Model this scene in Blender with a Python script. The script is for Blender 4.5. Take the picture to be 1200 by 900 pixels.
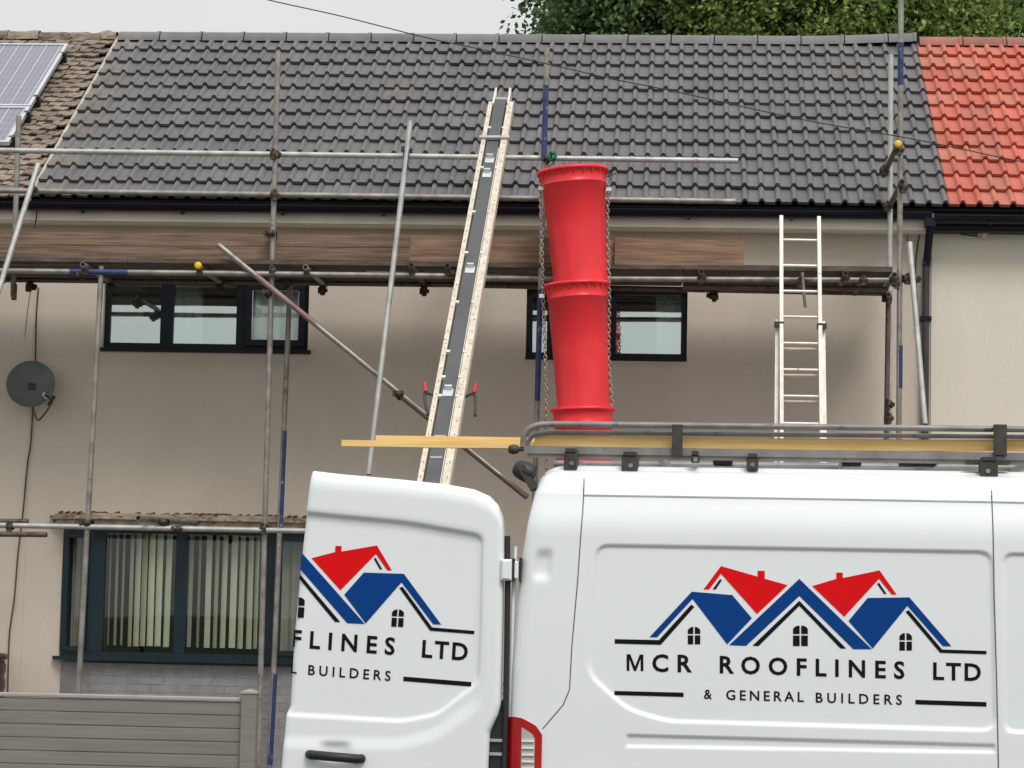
import bpy, bmesh, math, random
import numpy as np
from mathutils import Vector, Matrix
from mathutils.geometry import tessellate_polygon
random.seed(7); rng = np.random.default_rng(7)
S = bpy.context.scene
for o in list(bpy.data.objects): bpy.data.objects.remove(o)
COL = S.collection

# ---------------------------------------------------------------- camera
F, PITCH, YAW, ROLL, EYE = 3072.0, .0898, .0649, .0209, Vector((0, 0, 1.6))
cy, sy = math.cos(YAW), math.sin(YAW)
fw = Vector((-sy*math.cos(PITCH), cy*math.cos(PITCH), math.sin(PITCH)))
r0 = Vector((cy, sy, 0)); u0 = r0.cross(fw)
rt = math.cos(ROLL)*r0 + math.sin(ROLL)*u0
up = -math.sin(ROLL)*r0 + math.cos(ROLL)*u0
cd = bpy.data.cameras.new('camera'); cam = bpy.data.objects.new('camera', cd); COL.objects.link(cam)
cam.matrix_world = Matrix(((rt.x, up.x, -fw.x, EYE.x), (rt.y, up.y, -fw.y, EYE.y), (rt.z, up.z, -fw.z, EYE.z), (0, 0, 0, 1)))
cd.sensor_width = 36; cd.lens = F/1200*36; cd.clip_end = 3000; cd.clip_start = .1
S.camera = cam
def ray(px, py): return fw*F + rt*(px-600) - up*(py-450)
def at(px, py, Y):
    d = ray(px, py); return EYE + d*(Y/d.y)

# ---------------------------------------------------------------- world, sun, exposure
SUN_EL, SUN_AZ = math.radians(52), math.radians(24)     # azimuth: from behind the camera, to its right
w = bpy.data.worlds.new("World"); S.world = w; w.use_nodes = True
N = w.node_tree.nodes; Lk = w.node_tree.links
bg = N['Background']; sky = N.new('ShaderNodeTexSky'); sky.sky_type = 'NISHITA'; sky.sun_disc = False
sky.sun_elevation = SUN_EL; sky.sun_rotation = math.pi - SUN_AZ
hs = N.new('ShaderNodeHueSaturation'); hs.inputs['Saturation'].default_value = .12; hs.inputs['Value'].default_value = 1.0
Lk.new(sky.outputs[0], hs.inputs['Color'])
tc = N.new('ShaderNodeTexCoord'); sx = N.new('ShaderNodeSeparateXYZ'); Lk.new(tc.outputs['Generated'], sx.inputs[0])
cr = N.new('ShaderNodeValToRGB'); Lk.new(sx.outputs['Z'], cr.inputs[0])
cr.color_ramp.elements[0].position = 0; cr.color_ramp.elements[0].color = (.53, .545, .535, 1)
cr.color_ramp.elements[1].position = 1; cr.color_ramp.elements[1].color = (1, 1, 1, 1)
e = cr.color_ramp.elements.new(.28); e.color = (.615, .628, .622, 1)
cn = N.new('ShaderNodeTexNoise'); cn.inputs['Scale'].default_value = 3.5; cn.inputs['Detail'].default_value = 7; Lk.new(tc.outputs['Generated'], cn.inputs['Vector'])
cm = N.new('ShaderNodeMapRange'); cm.inputs['From Min'].default_value = .3; cm.inputs['From Max'].default_value = .7; cm.inputs['To Min'].default_value = .93; cm.inputs['To Max'].default_value = 1.06; Lk.new(cn.outputs[0], cm.inputs[0])
cv_ = N.new('ShaderNodeVectorMath'); cv_.operation = 'SCALE'; Lk.new(cr.outputs[0], cv_.inputs[0]); Lk.new(cm.outputs[0], cv_.inputs['Scale'])
ms = N.new('ShaderNodeVectorMath'); ms.operation = 'SCALE'; ms.inputs['Scale'].default_value = 10.4
Lk.new(cv_.outputs[0], ms.inputs[0])
mx = N.new('ShaderNodeMix'); mx.data_type = 'RGBA'; mx.inputs[0].default_value = .86
Lk.new(hs.outputs[0], mx.inputs[6]); Lk.new(ms.outputs[0], mx.inputs[7])
Lk.new(mx.outputs[2], bg.inputs[0]); bg.inputs[1].default_value = .1
sl = bpy.data.lights.new('sun', 'SUN'); sl.energy = 1.5; sl.angle = math.radians(22); sl.color = (1, .97, .92)
sun = bpy.data.objects.new('sun', sl); COL.objects.link(sun)
sd = Vector((math.sin(SUN_AZ)*math.cos(SUN_EL), -math.cos(SUN_AZ)*math.cos(SUN_EL), math.sin(SUN_EL)))
sun.rotation_euler = sd.to_track_quat('Z', 'Y').to_euler(); sun.location = (0, 0, 30)
S.view_settings.view_transform = 'Standard'; S.view_settings.look = 'None'; S.view_settings.exposure = .34; S.view_settings.gamma = 1

# ---------------------------------------------------------------- materials
def mat(name, col, rough=.7, metal=0., var=.12, vscale=6., bump=0., bscale=60., spots=None, coat=0., stretch=None, spec=.5, objrand=0.):
    m = bpy.data.materials.new(name); m.use_nodes = True
    n = m.node_tree.nodes; l = m.node_tree.links; b = n['Principled BSDF']
    b.inputs['Roughness'].default_value = rough; b.inputs['Metallic'].default_value = metal
    b.inputs['Coat Weight'].default_value = coat; b.inputs['Coat Roughness'].default_value = .06
    b.inputs['Specular IOR Level'].default_value = spec
    t = n.new('ShaderNodeTexCoord'); src = t.outputs['Object']
    if stretch:
        mp = n.new('ShaderNodeMapping'); mp.inputs['Scale'].default_value = stretch; l.new(src, mp.inputs[0]); src = mp.outputs[0]
    no = n.new('ShaderNodeTexNoise'); no.inputs['Scale'].default_value = vscale; no.inputs['Detail'].default_value = 6; l.new(src, no.inputs['Vector'])
    if isinstance(col[0], (int, float)):
        c0 = [max(0, c*(1-var)) for c in col]; c1 = [min(1, c*(1+var)) for c in col]
    else: c0, c1 = col
    r = n.new('ShaderNodeValToRGB'); r.color_ramp.elements[0].position = .32; r.color_ramp.elements[1].position = .68
    r.color_ramp.elements[0].color = (*c0, 1); r.color_ramp.elements[1].color = (*c1, 1)
    l.new(no.outputs[0], r.inputs[0]); out = r.outputs[0]
    if spots:
        sc, sscale, thr = spots[:3]
        n2 = n.new('ShaderNodeTexNoise'); n2.inputs['Scale'].default_value = sscale; n2.inputs['Detail'].default_value = 8; n2.inputs['Roughness'].default_value = .65; l.new(src, n2.inputs['Vector'])
        r2 = n.new('ShaderNodeValToRGB'); r2.color_ramp.elements[0].position = thr; r2.color_ramp.elements[1].position = min(1, thr+.07)
        l.new(n2.outputs[0], r2.inputs[0])
        x = n.new('ShaderNodeMix'); x.data_type = 'RGBA'; l.new(r2.outputs[0], x.inputs[0]); l.new(out, x.inputs[6]); x.inputs[7].default_value = (*sc, 1); out = x.outputs[2]
    if objrand:
        oi = n.new('ShaderNodeObjectInfo'); mr = n.new('ShaderNodeMapRange'); mr.inputs['To Min'].default_value = 1-objrand; mr.inputs['To Max'].default_value = 1+objrand
        l.new(oi.outputs['Random'], mr.inputs[0]); h = n.new('ShaderNodeHueSaturation'); l.new(mr.outputs[0], h.inputs['Value']); l.new(out, h.inputs['Color']); out = h.outputs[0]
    l.new(out, b.inputs['Base Color'])
    if bump:
        n3 = n.new('ShaderNodeTexNoise'); n3.inputs['Scale'].default_value = bscale; n3.inputs['Detail'].default_value = 5; l.new(src, n3.inputs['Vector'])
        bp = n.new('ShaderNodeBump'); bp.inputs['Strength'].default_value = bump; bp.inputs['Distance'].default_value = .01
        l.new(n3.outputs[0], bp.inputs['Height']); l.new(bp.outputs[0], b.inputs['Normal'])
    return m
def streak_wall(name, c0, c1, dirt):
    m = mat(name, (c0, c1), .92, bump=.22, bscale=80, vscale=.8)
    n = m.node_tree.nodes; l = m.node_tree.links; b = n['Principled BSDF']
    t = n.new('ShaderNodeTexCoord'); mp = n.new('ShaderNodeMapping'); mp.inputs['Scale'].default_value = (1.3, 1, .45); l.new(t.outputs['Object'], mp.inputs[0])
    no = n.new('ShaderNodeTexNoise'); no.inputs['Scale'].default_value = 1.7; no.inputs['Detail'].default_value = 9; no.inputs['Roughness'].default_value = .6; l.new(mp.outputs[0], no.inputs['Vector'])
    r = n.new('ShaderNodeValToRGB'); r.color_ramp.elements[0].position = .45; r.color_ramp.elements[1].position = .8; l.new(no.outputs[0], r.inputs[0])
    mu = n.new('ShaderNodeMath'); mu.operation = 'MULTIPLY'; mu.inputs[1].default_value = .5; l.new(r.outputs[0], mu.inputs[0])
    x = n.new('ShaderNodeMix'); x.data_type = 'RGBA'; src = b.inputs['Base Color'].links[0].from_socket
    l.new(mu.outputs[0], x.inputs[0]); l.new(src, x.inputs[6]); x.inputs[7].default_value = (*dirt, 1); 
    n4 = n.new('ShaderNodeTexNoise'); n4.inputs['Scale'].default_value = 55; n4.inputs['Detail'].default_value = 8; n4.inputs['Roughness'].default_value = .75; l.new(t.outputs['Object'], n4.inputs['Vector'])
    r4 = n.new('ShaderNodeMapRange'); r4.inputs['From Min'].default_value = .3; r4.inputs['From Max'].default_value = .7; r4.inputs['To Min'].default_value = .94; r4.inputs['To Max'].default_value = 1.05; l.new(n4.outputs[0], r4.inputs[0])
    h4 = n.new('ShaderNodeHueSaturation'); l.new(r4.outputs[0], h4.inputs['Value']); l.new(x.outputs[2], h4.inputs['Color'])
    n5 = n.new('ShaderNodeTexNoise'); n5.inputs['Scale'].default_value = 3.1; n5.inputs['Detail'].default_value = 12; n5.inputs['Roughness'].default_value = .7; mp5 = n.new('ShaderNodeMapping'); mp5.inputs['Scale'].default_value = (1, 1, 2.6); l.new(t.outputs['Object'], mp5.inputs[0]); l.new(mp5.outputs[0], n5.inputs['Vector'])
    r5 = n.new('ShaderNodeValToRGB'); r5.color_ramp.elements[0].position = .70; r5.color_ramp.elements[1].position = .76; r5.color_ramp.elements[1].color = (.4, .4, .4, 1); l.new(n5.outputs[0], r5.inputs[0])
    x5 = n.new('ShaderNodeMix'); x5.data_type = 'RGBA'; l.new(r5.outputs[0], x5.inputs[0]); l.new(h4.outputs[0], x5.inputs[6]); x5.inputs[7].default_value = (.36, .30, .24, 1)
    l.new(x5.outputs[2], b.inputs['Base Color'])
    return m
def glass(name, fac, tint=(.8, .86, .84)):
    m = bpy.data.materials.new(name); m.use_nodes = True; n = m.node_tree.nodes; l = m.node_tree.links; n.remove(n['Principled BSDF'])
    tr = n.new('ShaderNodeBsdfTransparent'); tr.inputs[0].default_value = (*tint, 1); g = n.new('ShaderNodeBsdfGlossy'); g.inputs['Roughness'].default_value = .015; g.inputs['Color'].default_value = (.86, .95, .93, 1)
    x = n.new('ShaderNodeMixShader'); x.inputs[0].default_value = fac; l.new(tr.outputs[0], x.inputs[1]); l.new(g.outputs[0], x.inputs[2]); l.new(x.outputs[0], n['Material Output'].inputs[0])
    no = n.new('ShaderNodeTexNoise'); no.inputs['Scale'].default_value = 1.6; bp = n.new('ShaderNodeBump'); bp.inputs['Strength'].default_value = .03; bp.inputs['Distance'].default_value = .02
    tc = n.new('ShaderNodeTexCoord'); l.new(tc.outputs['Object'], no.inputs['Vector']); l.new(no.outputs[0], bp.inputs['Height']); l.new(bp.outputs[0], g.inputs['Normal'])
    return m
M = dict(
    wall=streak_wall('beige_render', (.575, .505, .425), (.625, .55, .465), (.52, .455, .38)),
    wall_r=streak_wall('cream_render', (.69, .635, .53), (.74, .68, .57), (.64, .59, .49)),
    tile=mat('grey_concrete_tile', (.130, .123, .127), .55, var=.14, vscale=3, bump=.4, bscale=70, objrand=.13, spots=((.19, .18, .175), 5, .64)),
    tile_l=mat('dusty_grey_tile', (.165, .152, .14), .75, var=.18, vscale=4, bump=.3, bscale=90, objrand=.15),
    tile_r=mat('red_clay_tile', (.50, .122, .078), .65, var=.14, vscale=3, bump=.25, bscale=90, objrand=.14, spots=((.42, .17, .12), 4, .6)),
    tile_r2=mat('faded_red_tile', (.44, .145, .098), .7, var=.15, vscale=4, bump=.25, bscale=90, objrand=.15),
    ridge=mat('grey_ridge', (.15, .148, .15), .6, var=.15, vscale=5, bump=.3, bscale=70, objrand=.1),
    ridge_r=mat('red_ridge', (.30, .105, .08), .65, var=.2, vscale=5, bump=.3, bscale=70, objrand=.1),
    mortar=mat('mortar', (.42, .38, .33), .95, var=.15, vscale=20, bump=.6, bscale=60),
    old=mat('old_stone_tile', ((.155, .118, .092), (.31, .255, .205)), .95, vscale=9, bump=.9, bscale=45, objrand=.3, spots=((.055, .035, .028), 5, .53)),
    felt=mat('roof_deck', (.03, .028, .027), .95),
    gutter=mat('black_gutter', (.006, .0065, .016), .45, var=.2, spec=.25),
    fascia=mat('cream_fascia', (.86, .80, .69), .6, var=.06, vscale=4),
    anthr=mat('anthracite_frame', (.006, .009, .014), .4, var=.1, spec=.2),
    teal=mat('teal_grey_frame', (.013, .026, .034), .45, spec=.25, var=.15, vscale=3),
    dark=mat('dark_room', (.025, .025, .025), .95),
    room=mat('pale_room', (.75, .76, .74), .95, vscale=2),
    seal=mat('white_seal', (.62, .64, .66), .5),
    curtain=mat('net_curtain', (.85, .85, .82), .9, var=.06),
    blind=mat('blind_fabric', (.62, .64, .50), .85, var=.08, vscale=2, objrand=.12),
    curt2=mat('dull_curtain', (.34, .32, .30), .9, vscale=3),
    brick=mat('grey_painted_brick', (.27, .265, .27), .8, var=.12, vscale=9, bump=.5, bscale=60, objrand=.07),
    joint=mat('grey_painted_joint', (.25, .245, .25), .9, bump=.5),
    canopy=mat('old_concrete', (.34, .27, .21), .95, var=.3, vscale=12, bump=1, bscale=30, spots=((.06, .045, .03), 14, .58)),
    moss=mat('dry_moss', (.07, .05, .025), 1, var=.4, vscale=30),
    galv=mat('galvanised_tube', (.30, .285, .262), .48, .6, var=.28, vscale=9, bump=.15, bscale=30, spots=((.20, .15, .11), 13, .60)),
    galv_l=mat('new_galvanised_tube', (.46, .47, .445), .5, .5, var=.18, vscale=9, bump=.1, bscale=30, spots=((.33, .30, .26), 12, .64)),
    galv_d=mat('rusty_tube', (.16, .13, .115), .6, .55, var=.35, vscale=8, bump=.2, bscale=30, spots=((.12, .06, .035), 8, .52)),
    rusty_red=mat('pinkish_tube', (.27, .18, .17), .6, .4, var=.3, vscale=5),
    blue=mat('blue_paint', (.03, .046, .15), .5, .2, var=.3, vscale=10, spots=((.25, .25, .27), 16, .6)),
    coupler=mat('coupler_steel', (.085, .065, .052), .6, .6, var=.35, vscale=20, spots=((.14, .06, .03), 20, .55)),
    bore=mat('tube_bore', (.008, .007, .006), 1),
    yellow=mat('yellow_cap', (.85, .50, .02), .5),
    board=mat('weathered_board', ((.115, .072, .047), (.25, .168, .118)), .9, vscale=7, stretch=(.35, 3, 7), bump=.4, bscale=20, spots=((.05, .033, .024), 5, .64), objrand=.12),
    board_n=mat('newer_board', ((.16, .095, .060), (.30, .195, .130)), .85, vscale=7, stretch=(.4, 3, 6), bump=.3, bscale=20, spots=((.14, .07, .04), 4, .66), objrand=.1),
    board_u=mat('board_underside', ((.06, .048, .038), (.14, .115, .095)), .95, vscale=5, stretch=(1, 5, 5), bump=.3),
    alu=mat('ladder_aluminium', (.74, .71, .64), .42, .35, var=.1, vscale=12, bump=.1, spots=((.36, .32, .26), 16, .62)),
    rail=mat('cream_rail', (.62, .55, .45), .6, .1, var=.14, vscale=14, spots=((.30, .22, .15), 22, .6)),
    belt=mat('grey_belt', (.085, .088, .092), .75, var=.12, vscale=5, spots=((.15, .15, .15), 14, .66)),
    black=mat('black_plastic', (.018, .018, .019), .5, var=.2),
    redg=mat('red_grip', (.55, .03, .03), .45),
    chute=mat('red_chute_plastic', (.78, .026, .036), .38, var=.08, vscale=5, bump=.12, bscale=14, spots=((.62, .08, .07), 11, .68)),
    chain=mat('chain_steel', (.42, .38, .32), .45, .8, var=.35, vscale=30),
    green=mat('green_strap', (.01, .13, .09), .6, var=.3, vscale=30),
    van=mat('white_van_paint', (.80, .835, .85), .28, var=.012, vscale=1.5, coat=.6, spots=((.66, .67, .66), 2.2, .72)),
    vred=mat('logo_red', (.74, .003, .006), .5, var=.03, spec=.15), vblue=mat('logo_blue', (.001, .048, .23), .5, var=.03, spec=.12), vblack=mat('logo_black', (.005, .005, .008), .5, spec=.15),
    gap=mat('panel_gap', (.02, .022, .022), .7), gapd=mat('seam_gap', (.09, .10, .10), .7), gapl=mat('pressed_line', (.30, .32, .32), .5),
    lred=mat('lamp_red', (.42, .004, .008), .12, var=.1, coat=.8), lclear=mat('lamp_clear', (.46, .44, .41), .15, var=.1, coat=.8), lbright=mat('lamp_bar', (.8, .79, .76), .3),
    rack=mat('rack_grey', (.24, .23, .22), .5, .45, var=.2, vscale=8, spots=((.09, .085, .08), 10, .6)),
    rackd=mat('rack_bracket', (.055, .052, .048), .55, .3, var=.25, vscale=15),
    batten=mat('yellow_batten', ((.80, .50, .17), (.92, .66, .28)), .7, vscale=5, stretch=(.6, 6, 12), spots=((.48, .24, .08), 3, .68)),
    tyre=mat('tyre', (.02, .02, .02), .85), rim=mat('rim', (.4, .4, .4), .35, .8), cabglass=mat('cab_glass', (.02, .025, .03), .05, coat=.5),
    fence=mat('composite_board', ((.17, .158, .142), (.215, .20, .182)), .7, vscale=3, stretch=(.5, 6, 14), bump=.15, bscale=40, objrand=.05),
    fcap=mat('fence_trim', (.33, .31, .285), .6, var=.06),
    dish=mat('dish_grey', (.125, .125, .13), .55, var=.12, vscale=6), grey=mat('mid_grey', (.35, .35, .34), .5),
    wire=mat('black_cable', (.02, .018, .016), .6), wireb=mat('brown_cable', (.085, .055, .038), .8, var=.4, vscale=9),
    pframe=mat('panel_frame', (.62, .64, .66), .35, .6, var=.06), butt=mat('brown_plastic', (.09, .055, .045), .4, var=.2),
    pipe=mat('dark_downpipe', (.045, .038, .042), .5, var=.25, vscale=3), lampw=mat('lamp_housing', (.42, .40, .36), .5, var=.15),
    asphalt=mat('asphalt', (.05, .05, .05), .9, var=.2, vscale=30, bump=.5, bscale=200), pave=mat('paving', (.26, .25, .24), .9, var=.12, vscale=8, bump=.3),
    kerb=mat('kerb_stone', (.30, .29, .28), .9, var=.12, vscale=12, bump=.4), yard=mat('gravel_yard', (.16, .14, .12), 1, var=.3, vscale=30, bump=.8, bscale=60),
    land=mat('far_ground', (.06, .075, .04), 1, var=.3, vscale=.05),
    bark=mat('bark', (.09, .07, .05), .95, var=.3, vscale=8, bump=.8, bscale=20),
    glass_up=glass('reflective_glass', .46, (.8, .84, .82)), glass_bay=glass('bay_glass', .04, (.92, .93, .90)), glass_dim=glass('dimmed_reflection_glass', .10, (.8, .84, .82)),
)
def leafmat(name, c0, c1):
    m = mat(name, (c0, c1), .55, vscale=.9, spec=.35)
    n = m.node_tree.nodes; l = m.node_tree.links; b = n['Principled BSDF']; g = n.new('ShaderNodeNewGeometry')
    mr = n.new('ShaderNodeMapRange'); mr.inputs['To Min'].default_value = .55; mr.inputs['To Max'].default_value = 1.5; l.new(g.outputs['Random Per Island'], mr.inputs[0])
    h = n.new('ShaderNodeHueSaturation'); src = b.inputs['Base Color'].links[0].from_socket; l.new(mr.outputs[0], h.inputs['Value']); l.new(src, h.inputs['Color']); l.new(h.outputs[0], b.inputs['Base Color'])
    tl = n.new('ShaderNodeBsdfTranslucent'); l.new(h.outputs[0], tl.inputs[0]); x = n.new('ShaderNodeMixShader'); x.inputs[0].default_value = .28
    l.new(b.outputs[0], x.inputs[1]); l.new(tl.outputs[0], x.inputs[2]); l.new(x.outputs[0], n['Material Output'].inputs[0]); return m
M['leaf_d'] = leafmat('dark_leaves', (.048, .10, .048), (.115, .20, .08))
M['leaf_y'] = leafmat('yellow_green_leaves', (.15, .235, .060), (.28, .37, .10))
M['leaf_m'] = leafmat('mid_leaves', (.075, .145, .055), (.16, .245, .09))
def cellmat():
    m = mat('solar_cells', (.12, .125, .175), .25, var=.06, vscale=3, coat=.5)
    n = m.node_tree.nodes; l = m.node_tree.links; b = n['Principled BSDF']; t = n.new('ShaderNodeTexCoord'); s = n.new('ShaderNodeSeparateXYZ'); l.new(t.outputs['UV'], s.inputs[0])
    def lines(o, per, wd):
        a = n.new('ShaderNodeMath'); a.operation = 'MULTIPLY'; a.inputs[1].default_value = 1/per; l.new(o, a.inputs[0])
        f = n.new('ShaderNodeMath'); f.operation = 'FRACT'; l.new(a.outputs[0], f.inputs[0]); c = n.new('ShaderNodeMath'); c.operation = 'LESS_THAN'; c.inputs[1].default_value = wd; l.new(f.outputs[0], c.inputs[0]); return c.outputs[0]
    A = lines(s.outputs['X'], .16, .045); B = lines(s.outputs['Y'], .16, .03); C = lines(s.outputs['X'], .0533, .07)
    src = b.inputs['Base Color'].links[0].from_socket
    for k, (o, f) in enumerate(((C, .35), (A, .9), (B, .35))):
        q = n.new('ShaderNodeMath'); q.operation = 'MULTIPLY'; q.inputs[1].default_value = f; l.new(o, q.inputs[0])
        x = n.new('ShaderNodeMix'); x.data_type = 'RGBA'; l.new(q.outputs[0], x.inputs[0]); l.new(src, x.inputs[6]); x.inputs[7].default_value = (.6, .6, .64, 1); src = x.outputs[2]
    l.new(src, b.inputs['Base Color']); return m
M['cells'] = cellmat()

# ---------------------------------------------------------------- mesh helpers
class MB:
    def __init__(s): s.v = []; s.f = []; s.sm = []; s.mi = []; s.uv = None
    def add(s, vs, fs, smooth=False, mi=0):
        b = len(s.v); s.v += [tuple(v) for v in vs]
        for f in fs: s.f.append(tuple(b+i for i in f)); s.sm.append(smooth); s.mi.append(mi)
        return s
    def hexa(s, p, mi=0):   # 8 points: bottom loop 0-3, top loop 4-7
        return s.add(p, [(0, 3, 2, 1), (4, 5, 6, 7), (0, 1, 5, 4), (1, 2, 6, 5), (2, 3, 7, 6), (3, 0, 4, 7)], mi=mi)
    def box(s, x0, x1, y0, y1, z0, z1, mi=0):
        return s.hexa([(x0, y0, z0), (x1, y0, z0), (x1, y1, z0), (x0, y1, z0), (x0, y0, z1), (x1, y0, z1), (x1, y1, z1), (x0, y1, z1)], mi)
    def bbox(s, x0, x1, y0, y1, z0, z1, b=.004):  # front edges chamfered (towards -y)
        vs = [(x0, y1, z0), (x1, y1, z0), (x1, y1, z1), (x0, y1, z1), (x0, y0+b, z0), (x1, y0+b, z0), (x1, y0+b, z1), (x0, y0+b, z1), (x0+b, y0, z0+b), (x1-b, y0, z0+b), (x1-b, y0, z1-b), (x0+b, y0, z1-b)]
        return s.add(vs, [(0, 3, 2, 1), (8, 9, 10, 11), (0, 1, 5, 4), (1, 2, 6, 5), (2, 3, 7, 6), (3, 0, 4, 7), (4, 5, 9, 8), (5, 6, 10, 9), (6, 7, 11, 10), (7, 4, 8, 11)])
    def obox(s, c, ax, ay, az, hx, hy, hz, mi=0):
        P = [c+ax*(a*hx)+ay*(b*hy)+az*(d*hz) for d in (-1, 1) for a, b in ((-1, -1), (1, -1), (1, 1), (-1, 1))]
        return s.hexa(P, mi)
    def tube(s, pts, r, n=10, caps=True, r2=None, mi=0, bore=None):
        pts = [Vector(p) for p in pts]; k = len(pts); rings = []
        t = (pts[1]-pts[0]).normalized(); a = t.orthogonal().normalized()
        for i, p in enumerate(pts):
            d = ((pts[min(i+1, k-1)]-p).normalized() + (p-pts[max(i-1, 0)]).normalized()) if 0 < i < k-1 else (pts[1]-pts[0] if i == 0 else pts[-1]-pts[-2])
            d.normalize(); a = (a - d*a.dot(d)).normalized(); b = d.cross(a)
            rr = r if r2 is None else r + (r2-r)*i/(k-1)
            rings.append([p+(a*math.cos(2*math.pi*j/n)+b*math.sin(2*math.pi*j/n))*rr for j in range(n)])
        vs = [q for R_ in rings for q in R_]
        s.add(vs, [(i*n+j, i*n+(j+1) % n, (i+1)*n+(j+1) % n, (i+1)*n+j) for i in range(k-1) for j in range(n)], True, mi)
        if caps:
            s.add(rings[0], [tuple(range(n))[::-1]], mi=mi); s.add(rings[-1], [tuple(range(n))], mi=mi)
        return s
    def lathe(s, prof, c, axis, n=32, mi=0, ref=None):   # prof: (r, t)
        axis = axis.normalized(); a = (ref or axis.orthogonal()); a = (a-axis*a.dot(axis)).normalized(); b = axis.cross(a)
        vs = [c+axis*t+(a*math.cos(2*math.pi*j/n)+b*math.sin(2*math.pi*j/n))*r for r, t in prof for j in range(n)]
        return s.add(vs, [(i*n+j, i*n+(j+1) % n, (i+1)*n+(j+1) % n, (i+1)*n+j) for i in range(len(prof)-1) for j in range(n)], True, mi)
    def prism(s, poly, off, mi=0):    # poly: 3d points, off: Vector
        n = len(poly); P = [Vector(p) for p in poly]; Q = [p+off for p in P]
        return s.add(P+Q, [tuple(range(n))[::-1], tuple(range(n, 2*n))]+[(i, (i+1) % n, n+(i+1) % n, n+i) for i in range(n)], mi=mi)
    def mesh(s, name, mats, recalc=True):
        me = bpy.data.meshes.new(name); me.from_pydata(s.v, [], s.f); me.polygons.foreach_set('use_smooth', s.sm)
        for m in (mats if isinstance(mats, (list, tuple)) else [mats]): me.materials.append(M[m])
        me.polygons.foreach_set('material_index', s.mi)
        if recalc:
            b = bmesh.new(); b.from_mesh(me); bmesh.ops.recalc_face_normals(b, faces=b.faces); b.to_mesh(me); b.free()
        return me
    def build(s, name, mats, parent=None, recalc=True, **kw):
        return link(name, s.mesh(name, mats, recalc), parent, **kw)
PLACED = {}
def link(name, me, parent=None, local=False, **kw):
    o = bpy.data.objects.new(name, me); COL.objects.link(o)
    if parent:
        o.parent = parent
        if not local and parent in PLACED: o.matrix_parent_inverse = PLACED[parent]
    for k, v in kw.items(): o[k] = v
    return o
def thing(name, label, cat, loc=(0, 0, 0), rz=0., group=None):
    o = bpy.data.objects.new(name, None); COL.objects.link(o); o.location = loc; o.rotation_euler = (0, 0, rz); o.empty_display_size = .3
    o['label'] = label; o['category'] = cat
    if group: o['group'] = group
    PLACED[o] = (Matrix.Translation(Vector(loc)) @ Matrix.Rotation(rz, 4, 'Z')).inverted()
    return o
def bez(pts, n=8):   # Catmull-Rom through points
    P = [Vector(p) for p in pts]; P = [P[0]*2-P[1]]+P+[P[-1]*2-P[-2]]; out = []
    for i in range(1, len(P)-2):
        for k in range(n):
            t = k/n; a, b, c, d = P[i-1:i+3]
            out.append(.5*((2*b)+(c-a)*t+(2*a-5*b+4*c-d)*t*t+(3*b-a-3*c+d)*t**3))
    out.append(P[-2]); return out

# ---------------------------------------------------------------- ground, road, pavements
D = 23.58; ZE = 5.377; TH = math.radians(33); X0 = -6.018; YW = D+.30
def sheet(name, x0, x1, y0, y1, z, m, **k):
    b = MB(); b.add([(x0, y0, z), (x1, y0, z), (x1, y1, z), (x0, y1, z)], [(0, 1, 2, 3)]); return b.build(name, m, recalc=False, kind='structure')
sheet('ground', -900, 900, -900, 1500, -.012, 'land')
sheet('road', -60, 60, 2.5, 16.4, -.004, 'asphalt')
MB().box(-60, 60, 16.4, 16.53, -.02, .12).build('kerb', 'kerb', kind='structure')
MB().box(-60, 60, 16.53, 19.6, -.02, .105).build('pavement', 'pave', kind='structure')
MB().box(-60, 60, -1.5, 2.37, -.02, .105).build('near_pavement', 'pave', kind='structure')
MB().box(-60, 60, 2.37, 2.5, -.02, .12).build('near_kerb', 'kerb', kind='structure')
MB().box(-60, 60, 19.6, 33, -.02, .06).build('front_yard', 'yard', kind='structure')

# ---------------------------------------------------------------- houses
def wall_holes(x0, x1, z0, z1, holes, y, t=.28):
    xs = sorted({x0, x1, *[h[0] for h in holes], *[h[1] for h in holes]}); zs = sorted({z0, z1, *[h[2] for h in holes], *[h[3] for h in holes]})
    b = MB()
    for i in range(len(xs)-1):
        for j in range(len(zs)-1):
            cx, cz = (xs[i]+xs[i+1])/2, (zs[j]+zs[j+1])/2
            if any(h[0] < cx < h[1] and h[2] < cz < h[3] for h in holes): continue
            b.add([(xs[i], y, zs[j]), (xs[i+1], y, zs[j]), (xs[i+1], y, zs[j+1]), (xs[i], y, zs[j+1])], [(0, 1, 2, 3)])
    for h in holes:
        for a, c in (((h[0], h[2]), (h[1], h[2])), ((h[1], h[2]), (h[1], h[3])), ((h[1], h[3]), (h[0], h[3])), ((h[0], h[3]), (h[0], h[2]))):
            b.add([(a[0], y, a[1]), (c[0], y, c[1]), (c[0], y+t, c[1]), (a[0], y+t, a[1])], [(0, 1, 2, 3)])
    return b
def sweep_wall(b, x0, x1, depth=8.4):   # back and side walls, gable up to the roof
    rise = 3.9*math.sin(TH); zt = ZE-.12
    for x, s in ((x0+.002, 0), (x1-.002, 1)):
        b.add([(x, YW, 0), (x, YW+depth-.8, 0), (x, YW+depth-.8, zt-.1), (x, D+4.05*math.cos(TH), ZE+rise-.1), (x, YW, zt-.1)], [(0, 1, 2, 3, 4)])
    b.add([(x0, YW+depth-.8, 0), (x1, YW+depth-.8, 0), (x1, YW+depth-.8, zt-.1), (x0, YW+depth-.8, zt-.1)], [(0, 1, 2, 3)])
GA = .345; NR = 12; SL = 4.205     # courses
sd_ = Vector((0, math.cos(TH), math.sin(TH))); nd_ = Vector((0, -math.sin(TH), math.cos(TH))); xd_ = Vector((1, 0, 0))
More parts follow.
